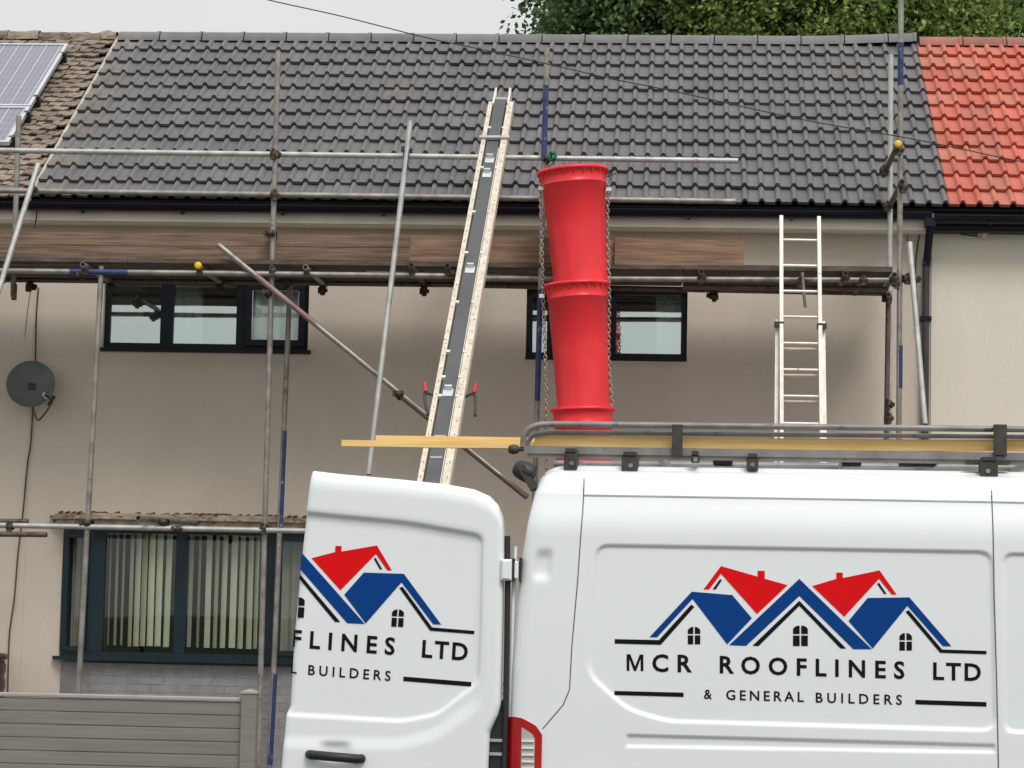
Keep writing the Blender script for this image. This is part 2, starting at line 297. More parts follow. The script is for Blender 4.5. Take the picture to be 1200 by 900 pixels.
def rp(x, t, h=0.): return Vector((x, D, ZE)) + sd_*t + nd_*h
def tile_mesh(nm, m):
    prof = []      # x, height across one double roman tile
    for k in range(2):
        b0 = k*.15
        prof += [(b0, .003), (b0+.082, 0.), (b0+.086, .006), (b0+.096, .030), (b0+.114, .041), (b0+.132, .030), (b0+.142, .006)]
    prof.append((.30, .003)); n = len(prof); L = .40; b = MB(); lift = .040
    P = lambda x, h, t, u: xd_*x + sd_*t + nd_*(h + lift*(1-t/L) + u)
    b.add([P(x, h, 0, 0) for x, h in prof]+[P(x, h, L, 0) for x, h in prof], [(i, i+1, n+i+1, n+i) for i in range(n-1)], True)
    b.add([P(x, h, 0, 0) for x, h in prof]+[P(x, h, .010, -.030) for x, h in prof], [(n+i, n+i+1, i+1, i) for i in range(n-1)])
    b.add([P(x, h, .010, -.030) for x, h in prof]+[P(x, h, .08, -.034) for x, h in prof], [(n+i, n+i+1, i+1, i) for i in range(n-1)])
    for x, h in (prof[0], prof[-1]):
        b.add([P(x, h, 0, 0), P(x, h, .002, -.019), P(x, h, L, -.02), P(x, h, L, 0)], [(0, 1, 2, 3)])
    return b.mesh(nm, m, recalc=False)
def deck(x0, x1, root):
    b = MB(); rl = SL; yr = D+rl*math.cos(TH); zr = ZE+rl*math.sin(TH)
    a = rp(x0, .02, -.03); c = rp(x1, .02, -.03); d = rp(x1, rl, -.03); e_ = rp(x0, rl, -.03)
    yb = 2*yr-D; b.add([a, c, d, e_, (x1, yb, ZE), (x0, yb, ZE)], [(0, 1, 2, 3), (3, 2, 4, 5)])
    b.add([a, c, (x1, YW+.1, ZE-.16), (x0, YW+.1, ZE-.16)], [(0, 1, 2, 3)])
    return b.build('roof', 'felt', root, recalc=False)
def lay(x0, ncol, root_roof, me, me2, p2, limit=300, edge2=False):
    cnt = 0; rest = MB()
    for r in range(NR):
        for c in range(ncol):
            m = me2 if (random.random() < p2 or (edge2 and (c == 0 and random.random() < .65))) else me
            t = r*GA + random.uniform(-.004, .004)
            loc = rp(x0+c*.30+random.uniform(-.0015, .0015), t, random.uniform(0, .007)); ry = random.uniform(-.007, .007)
            if cnt < limit:
                o = link('roof_tile', m, root_roof, local=True); o.location = loc; o.rotation_euler = (random.uniform(-.006, .006), 0, ry); cnt += 1
            else:
                vs = [Vector(v.co)+loc for v in m.vertices]; rest.add(vs, [tuple(p.vertices) for p in m.polygons], False, 0 if m is me else 1)
                k = len(m.polygons); rest.sm[-k:] = [p.use_smooth for p in m.polygons]
    if rest.v:
        rest.build('roof_tile', [me.materials[0].name and [q for q in M if M[q] == me.materials[0]][0], [q for q in M if M[q] == me2.materials[0]][0]], root_roof, recalc=False, kind='stuff')
def ridge(x0, x1, root_roof, m, step=.45, lift=lambda x: 0):
    yr = D+SL*math.cos(TH); zr = ZE+SL*math.sin(TH); x = x0
    while x < x1-.05:
        w_ = min(step, x1-x); b = MB(); n = 10
        for (xa, xb, R_, zo) in ((x+.010, x+w_-.004, .135, 0), (x+w_-.035, x+w_-.003, .145, 0)):
            vs = []
            for xx in (xa, xb):
                for j in range(n+1):
                    a = math.pi*j/n; vs.append((xx, yr - math.cos(a)*R_, zr-.040+lift(xx)+math.sin(a)*R_*.85))
            b.add(vs, [(j, j+1, n+2+j, n+1+j) for j in range(n)], True)
            b.add(vs[:n+1], [tuple(range(n+1))]); b.add(vs[n+1:], [tuple(range(n+1))])
        b.build('ridge_tile', m, root_roof); x += step
    MB().box(x0, x1, yr-.09, yr+.09, zr-.12, zr-.035).build('ridge_shadow_bed', 'felt', root_roof)  # mortar bed coloured near black to draw the shadow line under the ridge tiles
XR = X0+28*.30
# -- pixels to wall openings
def wx(px, py, y=YW): return at(px, py, y).x
def wz(px, py, y=YW): return at(px, py, y).z
H = thing('terraced_house', 'beige rendered middle house with new dark grey tiled roof behind the scaffolding', 'house', (X0+4.2, YW, 0))
upL = (wx(120, 390), wx(361, 390), wz(240, 409), wz(240, 326)); upR = (wx(616, 400), wx(805, 400), wz(710, 420), wz(710, 337))
bayx0, bayx1 = wx(78, 700), wx(372, 700)
bay = (bayx0, bayx1, wz(200, 774), wz(200, 616))
XB = wx(1091, 380)
wl = wall_holes(X0, XB, 0, ZE-.12, [upL, upR, bay], YW); sweep_wall(wl, X0, XB)
wl.build('wall', 'wall', H, recalc=False)
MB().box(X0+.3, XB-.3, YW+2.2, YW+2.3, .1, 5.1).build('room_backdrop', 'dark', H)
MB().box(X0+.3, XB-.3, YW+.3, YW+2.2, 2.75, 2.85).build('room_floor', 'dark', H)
rf = deck(X0, XR, H)
tA, tB = tile_mesh('roof_tile', 'tile'), tile_mesh('roof_tile_dusty', 'tile_l')
lay(X0, 28, rf, tA, tB, .01, edge2=True)
ridge(X0, XR, rf, 'ridge', lift=lambda x: .04*max(0, (x-1.4))/1.0)
b = MB(); b.hexa([rp(X0-.025, -.01, -.02), rp(X0+.006, -.01, -.02), rp(X0+.006, SL, -.02), rp(X0-.025, SL, -.02), rp(X0-.025, -.01, .03), rp(X0+.006, -.01, .03), rp(X0+.006, SL, .03), rp(X0-.025, SL, .03)])
b.build('verge', 'mortar', rf)
def gutter(x0, x1, root, zc, m='gutter', r=.062):
    b = MB(); n = 10; vs = []
    for x in (x0, x1):
        for k in range(n+1):
            a = math.pi+math.pi*k/n; vs.append((x, D+.01+r*math.cos(a), zc+r*math.sin(a)))
    b.add(vs, [(j, j+1, n+2+j, n+1+j) for j in range(n)], True)
    b.box(x0, x1, D+.01-r-.006, D+.01-r+.004, zc-.006, zc+.006)
    for x in (x0+.002, x1-.002):
        b.add([(x, D+.01+r*math.cos(math.pi+math.pi*k/n), zc+r*math.sin(math.pi+math.pi*k/n)) for k in range(n+1)], [tuple(range(n+1))])
    g = b.build('gutter', m, root, recalc=False)
    x = x0+.5
    while x < x1:
        MB().box(x-.011, x+.011, D-.058, D+.085, zc-.074, zc-.055).build('gutter_bracket', m, g); x += .93
    return g
gutter(X0-.02, wx(1092, 250, D), H, ZE-.045)
MB().box(X0, XB, D+.085, D+.11, ZE-.185, ZE-.03).box(X0, XB, D+.078, D+.0855, ZE-.19, ZE-.172).build('fascia', 'fascia', H)
MB().box(X0, XB, D+.11, YW+.02, ZE-.20, ZE-.18).build('soffit', 'fascia', H)

# -- windows: frame members in the wall, each pane with what stands behind it
def rectframe(b, x0, x1, z0, z1, y, t, d):
    b.bbox(x0, x1, y, y+d, z0, z0+t); b.bbox(x0, x1, y, y+d, z1-t, z1); b.bbox(x0, x0+t, y+.001, y+d, z0+t, z1-t); b.bbox(x1-t, x1, y+.001, y+d, z0+t, z1-t)
def curtain(x0, x1, z0, z1, y, m, par, amp=.02, per=.09, name='curtain'):
    n = max(12, int((x1-x0)/.008)); vs = []
    for z in (z0, z1):
        for i in range(n+1):
            x = x0+(x1-x0)*i/n; vs.append((x, y+amp*math.sin(x*2*math.pi/per)+amp*.5*math.sin(x*2*math.pi/per*.37+z*.3), z))
    b = MB(); b.add(vs, [(i, i+1, n+2+i, n+1+i) for i in range(n)], True); return b.build(name, m, par, recalc=False)
def window(box, mulls, y, par, label):
    x0, x1, z0, z1 = box; b = MB(); rectframe(b, x0+.003, x1-.003, z0+.003, z1-.003, y, .052, .07)
    for a, c in mulls: b.bbox(a, c, y+.002, y+.068, z0+.05, z1-.05)
    o = b.build('window', 'anthr', par, label=label); return o
yU = YW+.06
MB().box(upL[0]-.3, upL[1]+.3, YW+.9, YW+.95, 3.4, 5.1).build('room_wall', 'room', H)
W1 = window(upL, [(wx(188, 370, yU), wx(203, 370, yU)), (wx(277, 370, yU), wx(290, 370, yU))], yU, H, 'wide dark framed upstairs window of three lights')
zb, zt = upL[2]+.055, upL[3]-.055
p1 = (upL[0]+.055, wx(188, 370, yU)); p2 = (wx(203, 370, yU), wx(277, 370, yU)); p3 = (wx(290, 370, yU), upL[1]-.055)
for a in (p1, p2): MB().box(a[0]+.001, a[1]-.001, yU+.03, yU+.034, zb, zt).build('pane', 'glass_up', W1)
sb = MB(); rectframe(sb, p3[0]-.02, p3[1]+.02, zb-.02, zt+.02, yU-.028, .062, .045); sb.build('opening_sash', 'anthr', W1)
sb = MB(); rectframe(sb, p3[0]+.043, p3[1]-.043, zb+.043, zt-.043, yU-.016, .007, .01); sb.build('sash_seal', 'seal', W1)
MB().box(p3[0]+.04, p3[1]-.04, yU-.010, yU-.006, zb+.04, zt-.04).build('pane', 'glass_dim', W1)  # upright pane; its dimmed reflection imitates an open sash tilted off the sky
curtain(p2[0], p2[0]+.26, zb-.1, zt+.1, yU+.07, 'curtain', W1); curtain(p3[0]+.02, p3[1], zb-.1, zt+.1, yU+.08, 'curtain', W1, .02, .14)
curtain(p1[0], p1[1]-.03, zb+.2, zt+.1, yU+.10, 'curt2', W1, .012, .2, 'blind')
W2 = window(upR, [(wx(716, 380, yU), wx(722, 380, yU)), (wx(641, 380, yU), wx(655, 380, yU))], yU, H, 'dark framed upstairs window partly behind the red chute')
zb, zt = upR[2]+.055, upR[3]-.055
for a, c in ((upR[0]+.055, wx(641, 380, yU)), (wx(655, 380, yU), wx(716, 380, yU)), (wx(722, 380, yU), upR[1]-.055)):
    MB().box(a+.001, c-.001, yU+.03, yU+.034, zb, zt).build('pane', 'glass_up', W2)
curtain(wx(768, 380, yU), upR[1], zb-.1, zt+.1, yU+.065, 'curtain', W2, .016, .07)
b = MB(); b.bbox(upL[0]-.03, upL[1]+.03, YW-.045, yU+.02, upL[2]-.035, upL[2]); b.build('window_sill', 'anthr', H)
b = MB(); b.bbox(upR[0]-.0, upR[1]+.0, YW-.02, yU+.02, upR[2]-.02, upR[2]); b.build('window_sill', 'anthr', H)

# -- splayed bay on the ground floor
yB = YW-.22
bx = [wx(72, 700, YW-.02), wx(108, 700, yB), wx(318, 700, yB), wx(372, 700, YW-.02)]; by = [YW-.02, yB, yB, YW-.02]
z0b, z1b = wz(200, 772, yB), wz(200, 617, yB)
BW = thing_bay = None
bm_ = MB()
def seg_member(b, i, s0, s1, z0, z1, d=.07, off=0.):
    A = Vector((bx[i], by[i], 0)); B = Vector((bx[i+1], by[i+1], 0)); t = (B-A); L = t.length; t.normalize(); nrm = Vector((t.y, -t.x, 0))
    p = A+t*s0+nrm*off; q = A+t*s1+nrm*off; pi = p-nrm*d; qi = q-nrm*d
    b.hexa([(p.x, p.y, z0), (q.x, q.y, z0), (qi.x, qi.y, z0), (pi.x, pi.y, z0), (p.x, p.y, z1), (q.x, q.y, z1), (qi.x, qi.y, z1), (pi.x, pi.y, z1)])
LS = [math.hypot(bx[i+1]-bx[i], by[i+1]-by[i]) for i in range(3)]
for i in range(3):
    seg_member(bm_, i, .001, LS[i]-.001, z0b, z0b+.05); seg_member(bm_, i, .001, LS[i]-.001, z1b-.07, z1b)
mid = wx(211, 700, yB)-bx[1]
for i, s0, s1 in ((0, .0, .05), (0, LS[0]-.05, LS[0]), (1, 0, .105), (1, mid-.05, mid+.05), (1, LS[1]-.105, LS[1]), (2, 0, .05), (2, LS[2]-.05, LS[2])):
    seg_member(bm_, i, s0, s1, z0b+.051, z1b-.071, off=.003)
bw = bm_.build('bay_window', 'teal', H)
for i, s0, s1 in ((0, .05, LS[0]-.05), (1, .105, mid-.05), (1, mid+.05, LS[1]-.105), (2, .05, LS[2]-.05)):
    b = MB(); seg_member(b, i, s0+.001, s1-.001, z0b+.05, z1b-.07, d=.004, off=-.03); b.build('pane', 'glass_bay', bw)
for i in (0, 2):    # opening casements
    b = MB(); a, c = .055, LS[i]-.055
    seg_member(b, i, a, c, z0b+.054, z0b+.094, .03, .02); seg_member(b, i, a, c, z1b-.114, z1b-.074, .03, .02)
    seg_member(b, i, a, a+.035, z0b+.095, z1b-.115, .03, .02); seg_member(b, i, c-.035, c, z0b+.095, z1b-.115, .03, .02); b.build('opening_sash', 'teal', bw)
for (s0, s1) in ((.125, mid-.06), (mid+.07, LS[1]-.12)):
    x = bx[1]+s0
    while x < bx[1]+s1:
        ang = random.uniform(.45, 1.15); hw = .036; dx, dy = math.cos(ang)*hw, math.sin(ang)*hw; yy = yB+.14; tilt = random.uniform(-.006, .006)
        za, zb2 = z0b+.10+random.uniform(0, .01), z1b-.04; b = MB()
        b.hexa([(x-dx+tilt, yy+dy, za), (x+dx+tilt, yy-dy, za), (x+dx+tilt, yy-dy+.002, za), (x-dx+tilt, yy+dy+.002, za), (x-dx, yy+dy, zb2), (x+dx, yy-dy, zb2), (x+dx, yy-dy+.002, zb2), (x-dx, yy+dy+.002, zb2)])
        b.build('blind_slat', 'blind', bw); x += random.choice((.062, .075, .075, .085))
A = Vector((bx[0], by[0]+.12, 0)); curtain(bx[0]+.08, bx[1]-.01, z0b+.05, z1b, YW+.05, 'curt2', bw, .02, .055); curtain(bx[2]+.05, bx[3]-.03, z0b+.05, z1b, YW+.05, 'curt2', bw, .02, .1)
def baypoly(o, z): # outline offset outwards
    return [(bx[0]-o*.8, YW, z), (bx[0]-o*.8, by[0]-o*.3, z), (bx[1]-o*.3, by[1]-o, z), (bx[2]+o*.3, by[2]-o, z), (bx[3]+o*.8, by[3]-o*.3, z), (bx[3]+o*.8, YW, z)]
b = MB(); b.prism(baypoly(.075, z0b-.028), Vector((0, 0, .029))); b.build('bay_sill', 'teal', H)
b = MB(); zt_ = z1b+.001
b.prism(baypoly(.12, zt_), Vector((0, 0, .05))); b.prism(baypoly(.155, zt_+.051), Vector((0, 0, .035))); b.prism(baypoly(.10, zt_+.087), Vector((0, 0, .02)))
can = b.build('bay_roof_ledge', 'canopy', H)
b = MB()
for k in range(140):
    x = random.uniform(bx[0], bx[3]); 
    if random.random() < .6: x = random.choice((wx(235, 600), wx(250, 600), wx(262, 600), wx(320, 600), wx(120, 600)))+random.gauss(0, .06)
    y = yB-.09+random.uniform(0, .08); c = Vector((x, y, zt_+.107)); r = random.uniform(.006, .018)
    b.obox(c, Vector((1, .2, .3)).normalized(), Vector((-.2, 1, 0)).normalized(), Vector((-.3, 0, 1)).normalized(), r*1.5, r, r*.8)
b.build('moss', 'moss', can, kind='stuff')
bwall = MB(); bwall.prism([(p[0], p[1], 0) for p in baypoly(-.02, 0)], Vector((0, 0, z0b-.05))); bwl = bwall.build('bay_wall', 'joint', H)
bz = 0.; row = 0
while bz < z0b-.06:
    hh = min(.069, z0b-.052-bz)
    if hh > .02:
        for i in range(3):
            A_ = Vector((bx[i], by[i], 0)); B_ = Vector((bx[i+1], by[i+1], 0)); t_ = (B_-A_).normalized(); s = 0 if row % 2 else -.11
            while s < LS[i]-.02:
                a = max(s, 0.)+.003; c = min(s+.219, LS[i])-.003
                if c-a > .03:
                    b = MB(); seg_member(b, i, a, c, bz+.004, bz+hh, .03, -.019+random.uniform(.0, .003)); b.build('brick', 'brick', bwl)
                s += .225
    bz += .073; row += 1

# -- right-hand house
HR = thing('terraced_house', 'cream rendered end house with bright red roof tiles on the right', 'house', (XR+2, YW, 0))
XE = XR+14*.30
b = wall_holes(XB, XE, 0, ZE-.12, [], YW-.012); sweep_wall(b, XB+.01, XE); b.build('wall', 'wall_r', HR, recalc=False)
rfr = deck(XR, XE, HR); tC, tD = tile_mesh('roof_tile_red', 'tile_r'), tile_mesh('roof_tile_faded', 'tile_r2')
lay(XR+.004, 14, rfr, tC, tD, .28); ridge(XR+.02, XE, rfr, 'ridge_r')
gutter(wx(1092, 250, D)+.02, XE, HR, ZE-.07, r=.068)
MB().box(XB, XE, D+.085, D+.11, ZE-.175, ZE-.03).build('fascia', 'gutter', HR); MB().box(XB, XE, D+.11, YW+.02, ZE-.19, ZE-.17).build('soffit', 'gutter', HR)
# downpipe with swan neck
xp = wx(1084, 380); b = MB()
g0 = Vector((wx(1090, 262, D), D+.01, ZE-.12))
b.box(g0.x-.05, g0.x+.05, g0.y-.045, g0.y+.045, g0.z-.05, g0.z+.03)
b.tube([g0, g0+Vector((0, 0, -.06)), Vector((xp+.01, YW-.06, ZE-.42)), Vector((xp, YW-.06, ZE-.50))], .036, 12)
b.build('downpipe_bend', 'gutter', HR)
b = MB(); b.tube([(xp, YW-.06, ZE-.46), (xp+.0, YW-.06, .05)], .034, 12)
dp = b.build('downpipe', 'pipe', HR)
for z in (4.4, 2.6, 1.0): MB().box(xp-.05, xp+.05, YW-.10, YW-.01, z-.02, z+.02).build('pipe_clip', 'gutter', dp)

# -- left-hand house with old tiles
HL = thing('terraced_house', 'neighbouring house with weathered mossy brown roof tiles and solar panels', 'house', (X0-2.2, YW, 0))
XL = X0-4.2
b = wall_holes(XL, X0, 0, ZE-.12, [], YW-.002); sweep_wall(b, XL, X0-.01); b.build('wall', 'wall', HL, recalc=False)
rfl = deck(XL, X0-.03, HL); gutter(XL, X0-.04, HL, ZE-.045)
MB().box(XL, X0-.001, D+.086, D+.11, ZE-.185, ZE-.03).build('fascia', 'fascia', HL); MB().box(XL, X0-.001, D+.11, YW+.02, ZE-.20, ZE-.18).build('soffit', 'fascia', HL)
def oldtile(nm):
    b = MB(); wd = .150; L = .20; lift = .024
    P = lambda x, t, h: xd_*x+sd_*t+nd_*(h+lift*(1-t/L))
    e = [random.uniform(-.010, .010) for _ in range(6)]; n = 5
    top = [P(wd*i/(n-1), e[i], .008*math.sin(i*1.9)) for i in range(n)]; bot = [P(wd*i/(n-1), e[i]+.004, -.022+.008*math.sin(i*1.9)) for i in range(n)]
    bk = [P(wd*i/(n-1), L, 0) for i in range(n)]
    b.add(top+bk, [(i, i+1, n+i+1, n+i) for i in range(n-1)]); b.add(top+bot, [(n+i, n+i+1, i+1, i) for i in range(n-1)])
    b.add([top[0], bot[0], bk[0]], [(0, 1, 2)]); b.add([top[-1], bot[-1], bk[-1]], [(0, 1, 2)]); return b.mesh(nm, 'old', recalc=False)
olds = [oldtile('old_roof_tile') for _ in range(7)]; cnt = 0; rest = MB(); g = .124
for c in range(26):
    for r in range(int(SL/g)):
        x = X0-.03-.155*(c+1)-(.075 if r % 2 else 0)+random.uniform(-.008, .008)
        loc = rp(x, r*g+random.uniform(-.012, .012), random.uniform(0, .014)); m = random.choice(olds)
        if cnt < 300: o = link('roof_tile', m, rfl, local=True); o.location = loc; o.rotation_euler = (random.uniform(-.05, .05), random.uniform(-.04, .04), random.uniform(-.05, .05)); cnt += 1
        else: rest.add([Vector(v.co)+loc for v in m.vertices], [tuple(p.vertices) for p in m.polygons])
rest.build('roof_tile', 'old', rfl, recalc=False, kind='stuff')
yr = D+SL*math.cos(TH); zr = ZE+SL*math.sin(TH); x = XL
while x < X0-.05:
    w_ = min(.33, X0-.02-x); b = MB(); n = 8; vs = []; jj = random.uniform(-.012, .012)
    for q in range(5):
        for j in range(n+1):
            a = math.pi*j/n; R_ = .11+random.uniform(-.012, .012); vs.append((x+w_*q/4, yr-math.cos(a)*R_, zr-.04+jj+math.sin(a)*R_))
    b.add(vs, [(q*(n+1)+j, q*(n+1)+j+1, (q+1)*(n+1)+j+1, (q+1)*(n+1)+j) for q in range(4) for j in range(n)]); b.build('ridge_tile', 'old', rfl, recalc=False); x += .335

# ---------------------------------------------------------------- solar panels
def roofpt(px, py, h=.14):   # where the ray meets the roof plane raised by h
    d = ray(px, py); p0 = rp(0, 0, h); t = (p0-EYE).dot(nd_)/d.dot(nd_); q = EYE+d*t
    return q.x, (q-p0).dot(sd_)
xr_, tt_ = roofpt(80, 51); _, tm_ = roofpt(28, 124); _, tb_ = roofpt(8, 166)
for (xa, xb, ta, tb, lab) in ((xr_-1.0, xr_, tm_+.012, tt_, 'upright solar panel at the top of the old brown roof'), (xr_-1.62, xr_, tb_, tm_-.012, 'lower solar panel lying sideways just above the eaves rail')):
    P = thing('solar_panel', lab, 'solar panel', rp((xa+xb)/2, ta, .1), group='solar panels on the old roof')
    b = MB(); fr = .035
    for (a, c, d, e_) in ((xa, xb, ta, ta+fr), (xa, xb, tb-fr, tb), (xa, xa+fr, ta+fr, tb-fr), (xb-fr, xb, ta+fr, tb-fr)):
        b.hexa([rp(a, d, .10), rp(c, d, .10), rp(c, e_, .10), rp(a, e_, .10), rp(a, d, .14), rp(c, d, .14), rp(c, e_, .14), rp(a, e_, .14)])
    b.build('panel_frame', 'pframe', P)
    b = MB(); b.add([rp(xa+fr, ta+fr, .132), rp(xb-fr, ta+fr, .132), rp(xb-fr, tb-fr, .132), rp(xa+fr, tb-fr, .132)], [(0, 1, 2, 3)])
    o = b.build('solar_cells', 'cells', P, recalc=False); uv = o.data.uv_layers.new(name='UV')
    for li, (u, v) in enumerate(((0, 0), (xb-xa, 0), (xb-xa, tb-ta), (0, tb-ta))): uv.data[li].uv = (u, v)
    for t in ((ta+tb)/2-.35*(tb-ta), (ta+tb)/2+.35*(tb-ta)):
        for x in (xa, xb):
            b = MB(); c = rp(x, t, .085); b.obox(c, xd_, sd_, nd_, .03, .025, .055); b.build('clamp', 'black', P)
        b = MB(); b.obox(rp((xa+xb)/2, t, .075), xd_, sd_, nd_, (xb-xa)/2, .02, .02); b.build('mounting_rail', 'black', P)

# ---------------------------------------------------------------- scaffolding
YO, YI = D-1.15, D-.10
SC = thing('scaffolding', 'galvanised tube scaffolding with timber boards along the front of the house', 'scaffolding', (-2, YO, 0))
TR = .0242
def tube(a, c, name, m='galv', r=TR, open_ends=True, par=None):
    a, c = Vector(a), Vector(c); b = MB(); b.tube([a, c], r, 12)
    o = b.build(name, [m], par or SC)
    if open_ends:
        d = (c-a).normalized(); bb = MB(); bb.tube([a-d*.0015, a+d*.02], r*.78, 10); bb.tube([c+d*.0015, c-d*.02], r*.78, 10); bb.build('tube_bore', 'bore', o)
    return o
def P2(px, py, Y): return at(px, py, Y)
def pole(x1, y1, x2, y2, Y, name='standard', m='galv', Y2=None, z=.06):
    a = at(x1, y1, Y); c = at(x2, y2, Y2 or Y); t = (a.z-z)/(a.z-c.z) if z is not None else 1; e_ = a+(c-a)*t
    return tube(a, e_, name, m), a, c
def band(x1, y1, x2, y2, Y, par, Y2=None, m='blue'):
    a = at(x1, y1, Y); c = at(x2, y2, Y2 or Y); b = MB(); b.tube([a, c], TR+.0012, 12, caps=False); b.build('paint_band', m, par)
def coupler_mesh():
    b = MB(); X, Y_, Z = Vector((1, 0, 0)), Vector((0, 1, 0)), Vector((0, 0, 1))
    b.lathe([(.027, -.028), (.036, -.028), (.036, .028), (.027, .028)], Vector((0, -.005, 0)), X, 12)
    b.lathe([(.027, -.026), (.035, -.026), (.035, .026), (.027, .026)], Vector((0, .048, 0)), Z, 12)
    b.obox(Vector((0, -.03, -.038)), X, Y_, Z, .02, .022, .014); b.tube([(0, -.035, -.05), (0, -.035, .045)], .008, 6); b.tube([(0, -.035, .03), (0, -.035, .046)], .014, 6)
    b.obox(Vector((.035, .03, 0)), X, Y_, Z, .016, .012, .016); return b.mesh('coupler', 'coupler')
CM = coupler_mesh()
def coup(p, rz=0, ry=0, s=1.):
    o = link('coupler', CM, SC); o.location = Vector(p)+Vector((0, -.02, 0)); o.rotation_euler = (0, ry, rz); o.scale = (s, s, s); return o
# standards (outer row, then inner row)
o, *_ = pole(326, 60, 303, 870, YO)
o, *_ = pole(641, 56, 629, 495, YO); band(639.8, 100, 637.4, 187, YO, o); band(633.2, 340, 629.7, 470, YO, o)
o, *_ = pole(1056, -30, 1053.5, 495, YO); band(1055.6, 50, 1055.2, 100, YO, o); band(1054.5, 405, 1054.2, 455, YO, o)
pole(1044, 64, 1042, 495, YI, m='galv_l')
o, *_ = pole(1041, 352, 1039, 495, YI-.15, m='galv_d')
o, *_ = pole(119, 312, 92, 810, YO-.03)
o, *_ = pole(340, 330, 316, 897, YI-.05, m='galv'); band(333, 505, 328.4, 618, YI-.05, o); band(322, 790, 316.2, 896, YI-.05, o)
# raking poles
o, a, c = pole(481, 142, 432, 556, YO-.06, 'raker', 'galv_l', YO-.55, None); band(477.0, 176, 473.7, 204, YO-.1, o, YO-.133); 
o2, *_ = pole(45, 192, -14, 380, YO-.08, 'raker', 'galv_l', YO-.5, None)
pole(22, 136, 18, 260, YO+.6, 'standard', 'galv', z=4.4)
pole(1066, 284, 1084, 497, YO-.02, 'raker', 'galv_l', YO-.35, None)
# diagonal brace
o, *_ = pole(256, 287, 618, 583, YO-.075, 'brace', 'galv', None, None)
a_, b_ = at(300, 323, YO-.075), at(370, 380, YO-.075); q = MB(); q.tube([a_, b_], TR+.001, 12, caps=False); q.build('paint_band', 'rusty_red', o)
a_, b_ = at(470, 464, YO-.075), at(618, 583, YO-.075); q = MB(); q.tube([a_, b_], TR+.001, 12, caps=False); q.build('rusty_length', 'galv_d', o)
# guard rails and ledgers
def rail(x1, y1, x2, y2, Y, name='guard_rail', m='galv'): return tube(at(x1, y1, Y), at(x2, y2, Y), name, m)
rail(-160, 174, 865, 188.5, YO+.05, m='galv_l'); rail(-160, 221, 862, 236, YO+.05)
o = rail(-160, 315.5, 537, 323.5, YO-.0-.05, 'ledger'); band(82, 318.3, 150, 319.1, YO-.05, o)
rail(430, 319, 668, 327, YO+.05, 'ledger'); rail(560, 326, 1050, 328, YO+.02, 'ledger'); rail(800, 336, 1040, 339, YO+.25, 'ledger', 'galv_d')
rail(-160, 326, 650, 335, YI-.1, 'ledger', 'galv_d'); rail(560, 334.5, 1044, 344, YI-.1, 'ledger', 'galv_d')
rail(-160, 612.5, 372, 622.5, YO-.05, 'ledger', 'galv_l'); rail(-100, 625, 55, 626.5, YO+.35, 'ledger', 'galv_d'); rail(-90, 610, 33, 611, YI-.3, 'ledger', 'galv_d')
# transoms run towards the wall
ZT = at(300, 312, YO-.12).z
def transom(px, py, m='galv_d', y0=YO-.17, y1=YI+.05, cap=False, dz=0.):
    a = at(px, py, y0); c = Vector((a.x, y1, a.z+dz)); o = tube(a, c, 'transom', m)
    if cap:
        b = MB(); b.lathe([(0, -.012), (.022, -.012), (.031, -.004), (.031, .03), (.0255, .03)], a, Vector((0, 1, 0)), 16); b.build('end_cap', 'yellow', o)
    coup(Vector((a.x, YO-.04, a.z-.03)), s=.9); return o
for px, py, cp in ((-40, 308, 0), (97, 310, 0), (232, 311, 1), (358, 313, 0), (482, 311, 0), (524, 311.5, 0), (822, 318, 0), (991, 320, 0), (1048, 322, 0)): transom(px, py, 'galv_d' if px > 400 else 'galv', cap=cp)
transom(1010, 327, 'galv_d', YO+.1)
tube(at(162, 607, YO-.30), Vector((at(162, 607, YO-.3).x+.25, YI+.1, at(162, 607, YO-.3).z+.02)), 'transom', 'galv')
for (px, py, cp) in ((1052.5, 168.5, 1), (1057, 213, 0)):
    a = at(px, py, YO-.22); o = tube(a, (a.x, YI+.32, a.z), 'transom', 'galv_d')
    if cp:
        b = MB(); b.lathe([(0, -.012), (.022, -.012), (.031, -.004), (.031, .03), (.0255, .03)], a, Vector((0, 1, 0)), 16); b.build('end_cap', 'yellow', o)
    coup((a.x+.02, YO-.03, a.z-.02)); coup((a.x-.03, YI-.05, a.z-.02))
for px, py, Y in ((477, 176, YO-.02), (322, 181, YO), (641, 186, YO), (322, 229, YO), (318, 274, YO), (320, 318, YO-.02), (315, 343, YO-.02), (468, 462, YO-.06), (530, 322, YO-.03), (536, 330, YO-.02), (1050, 332, YO), (1062, 327, YO), (1040, 350, YI-.15), (97, 322, YO-.03), (38, 222, YO-.04), (12, 617, YO-.03), (103, 613, YO-.02), (192, 612, YO-.02), (210, 620, YO-.02), (310, 619, YO-.02), (336, 331, YI-.1), (1072, 327, YO-.02), (36, 336, YI-.1), (131, 337, YI-.1), (258, 338, YI-.1), (378, 340, YI-.1), (497, 341, YI-.1), (836, 347, YI-.1), (1041, 520-30, YI-.15), (1041, 474, YI-.15), (939, 331, YO-.02)):
    coup(at(px, py, Y), random.uniform(-.3, .3), random.choice((0, 0, 1.57)))
# short dangling stubs under the deck
for px, py in ((17, 333), (132, 337)): a = at(px, py, YO+.3); tube(a, a+Vector((0, 0, -.14)), 'short_tube', 'galv_d') if px < 50 else None
a = at(940, 330, YO-.1); tube(a+Vector((0, 0, .08)), a+Vector((.03, .02, -.22)), 'short_tube', 'galv', r=.014)
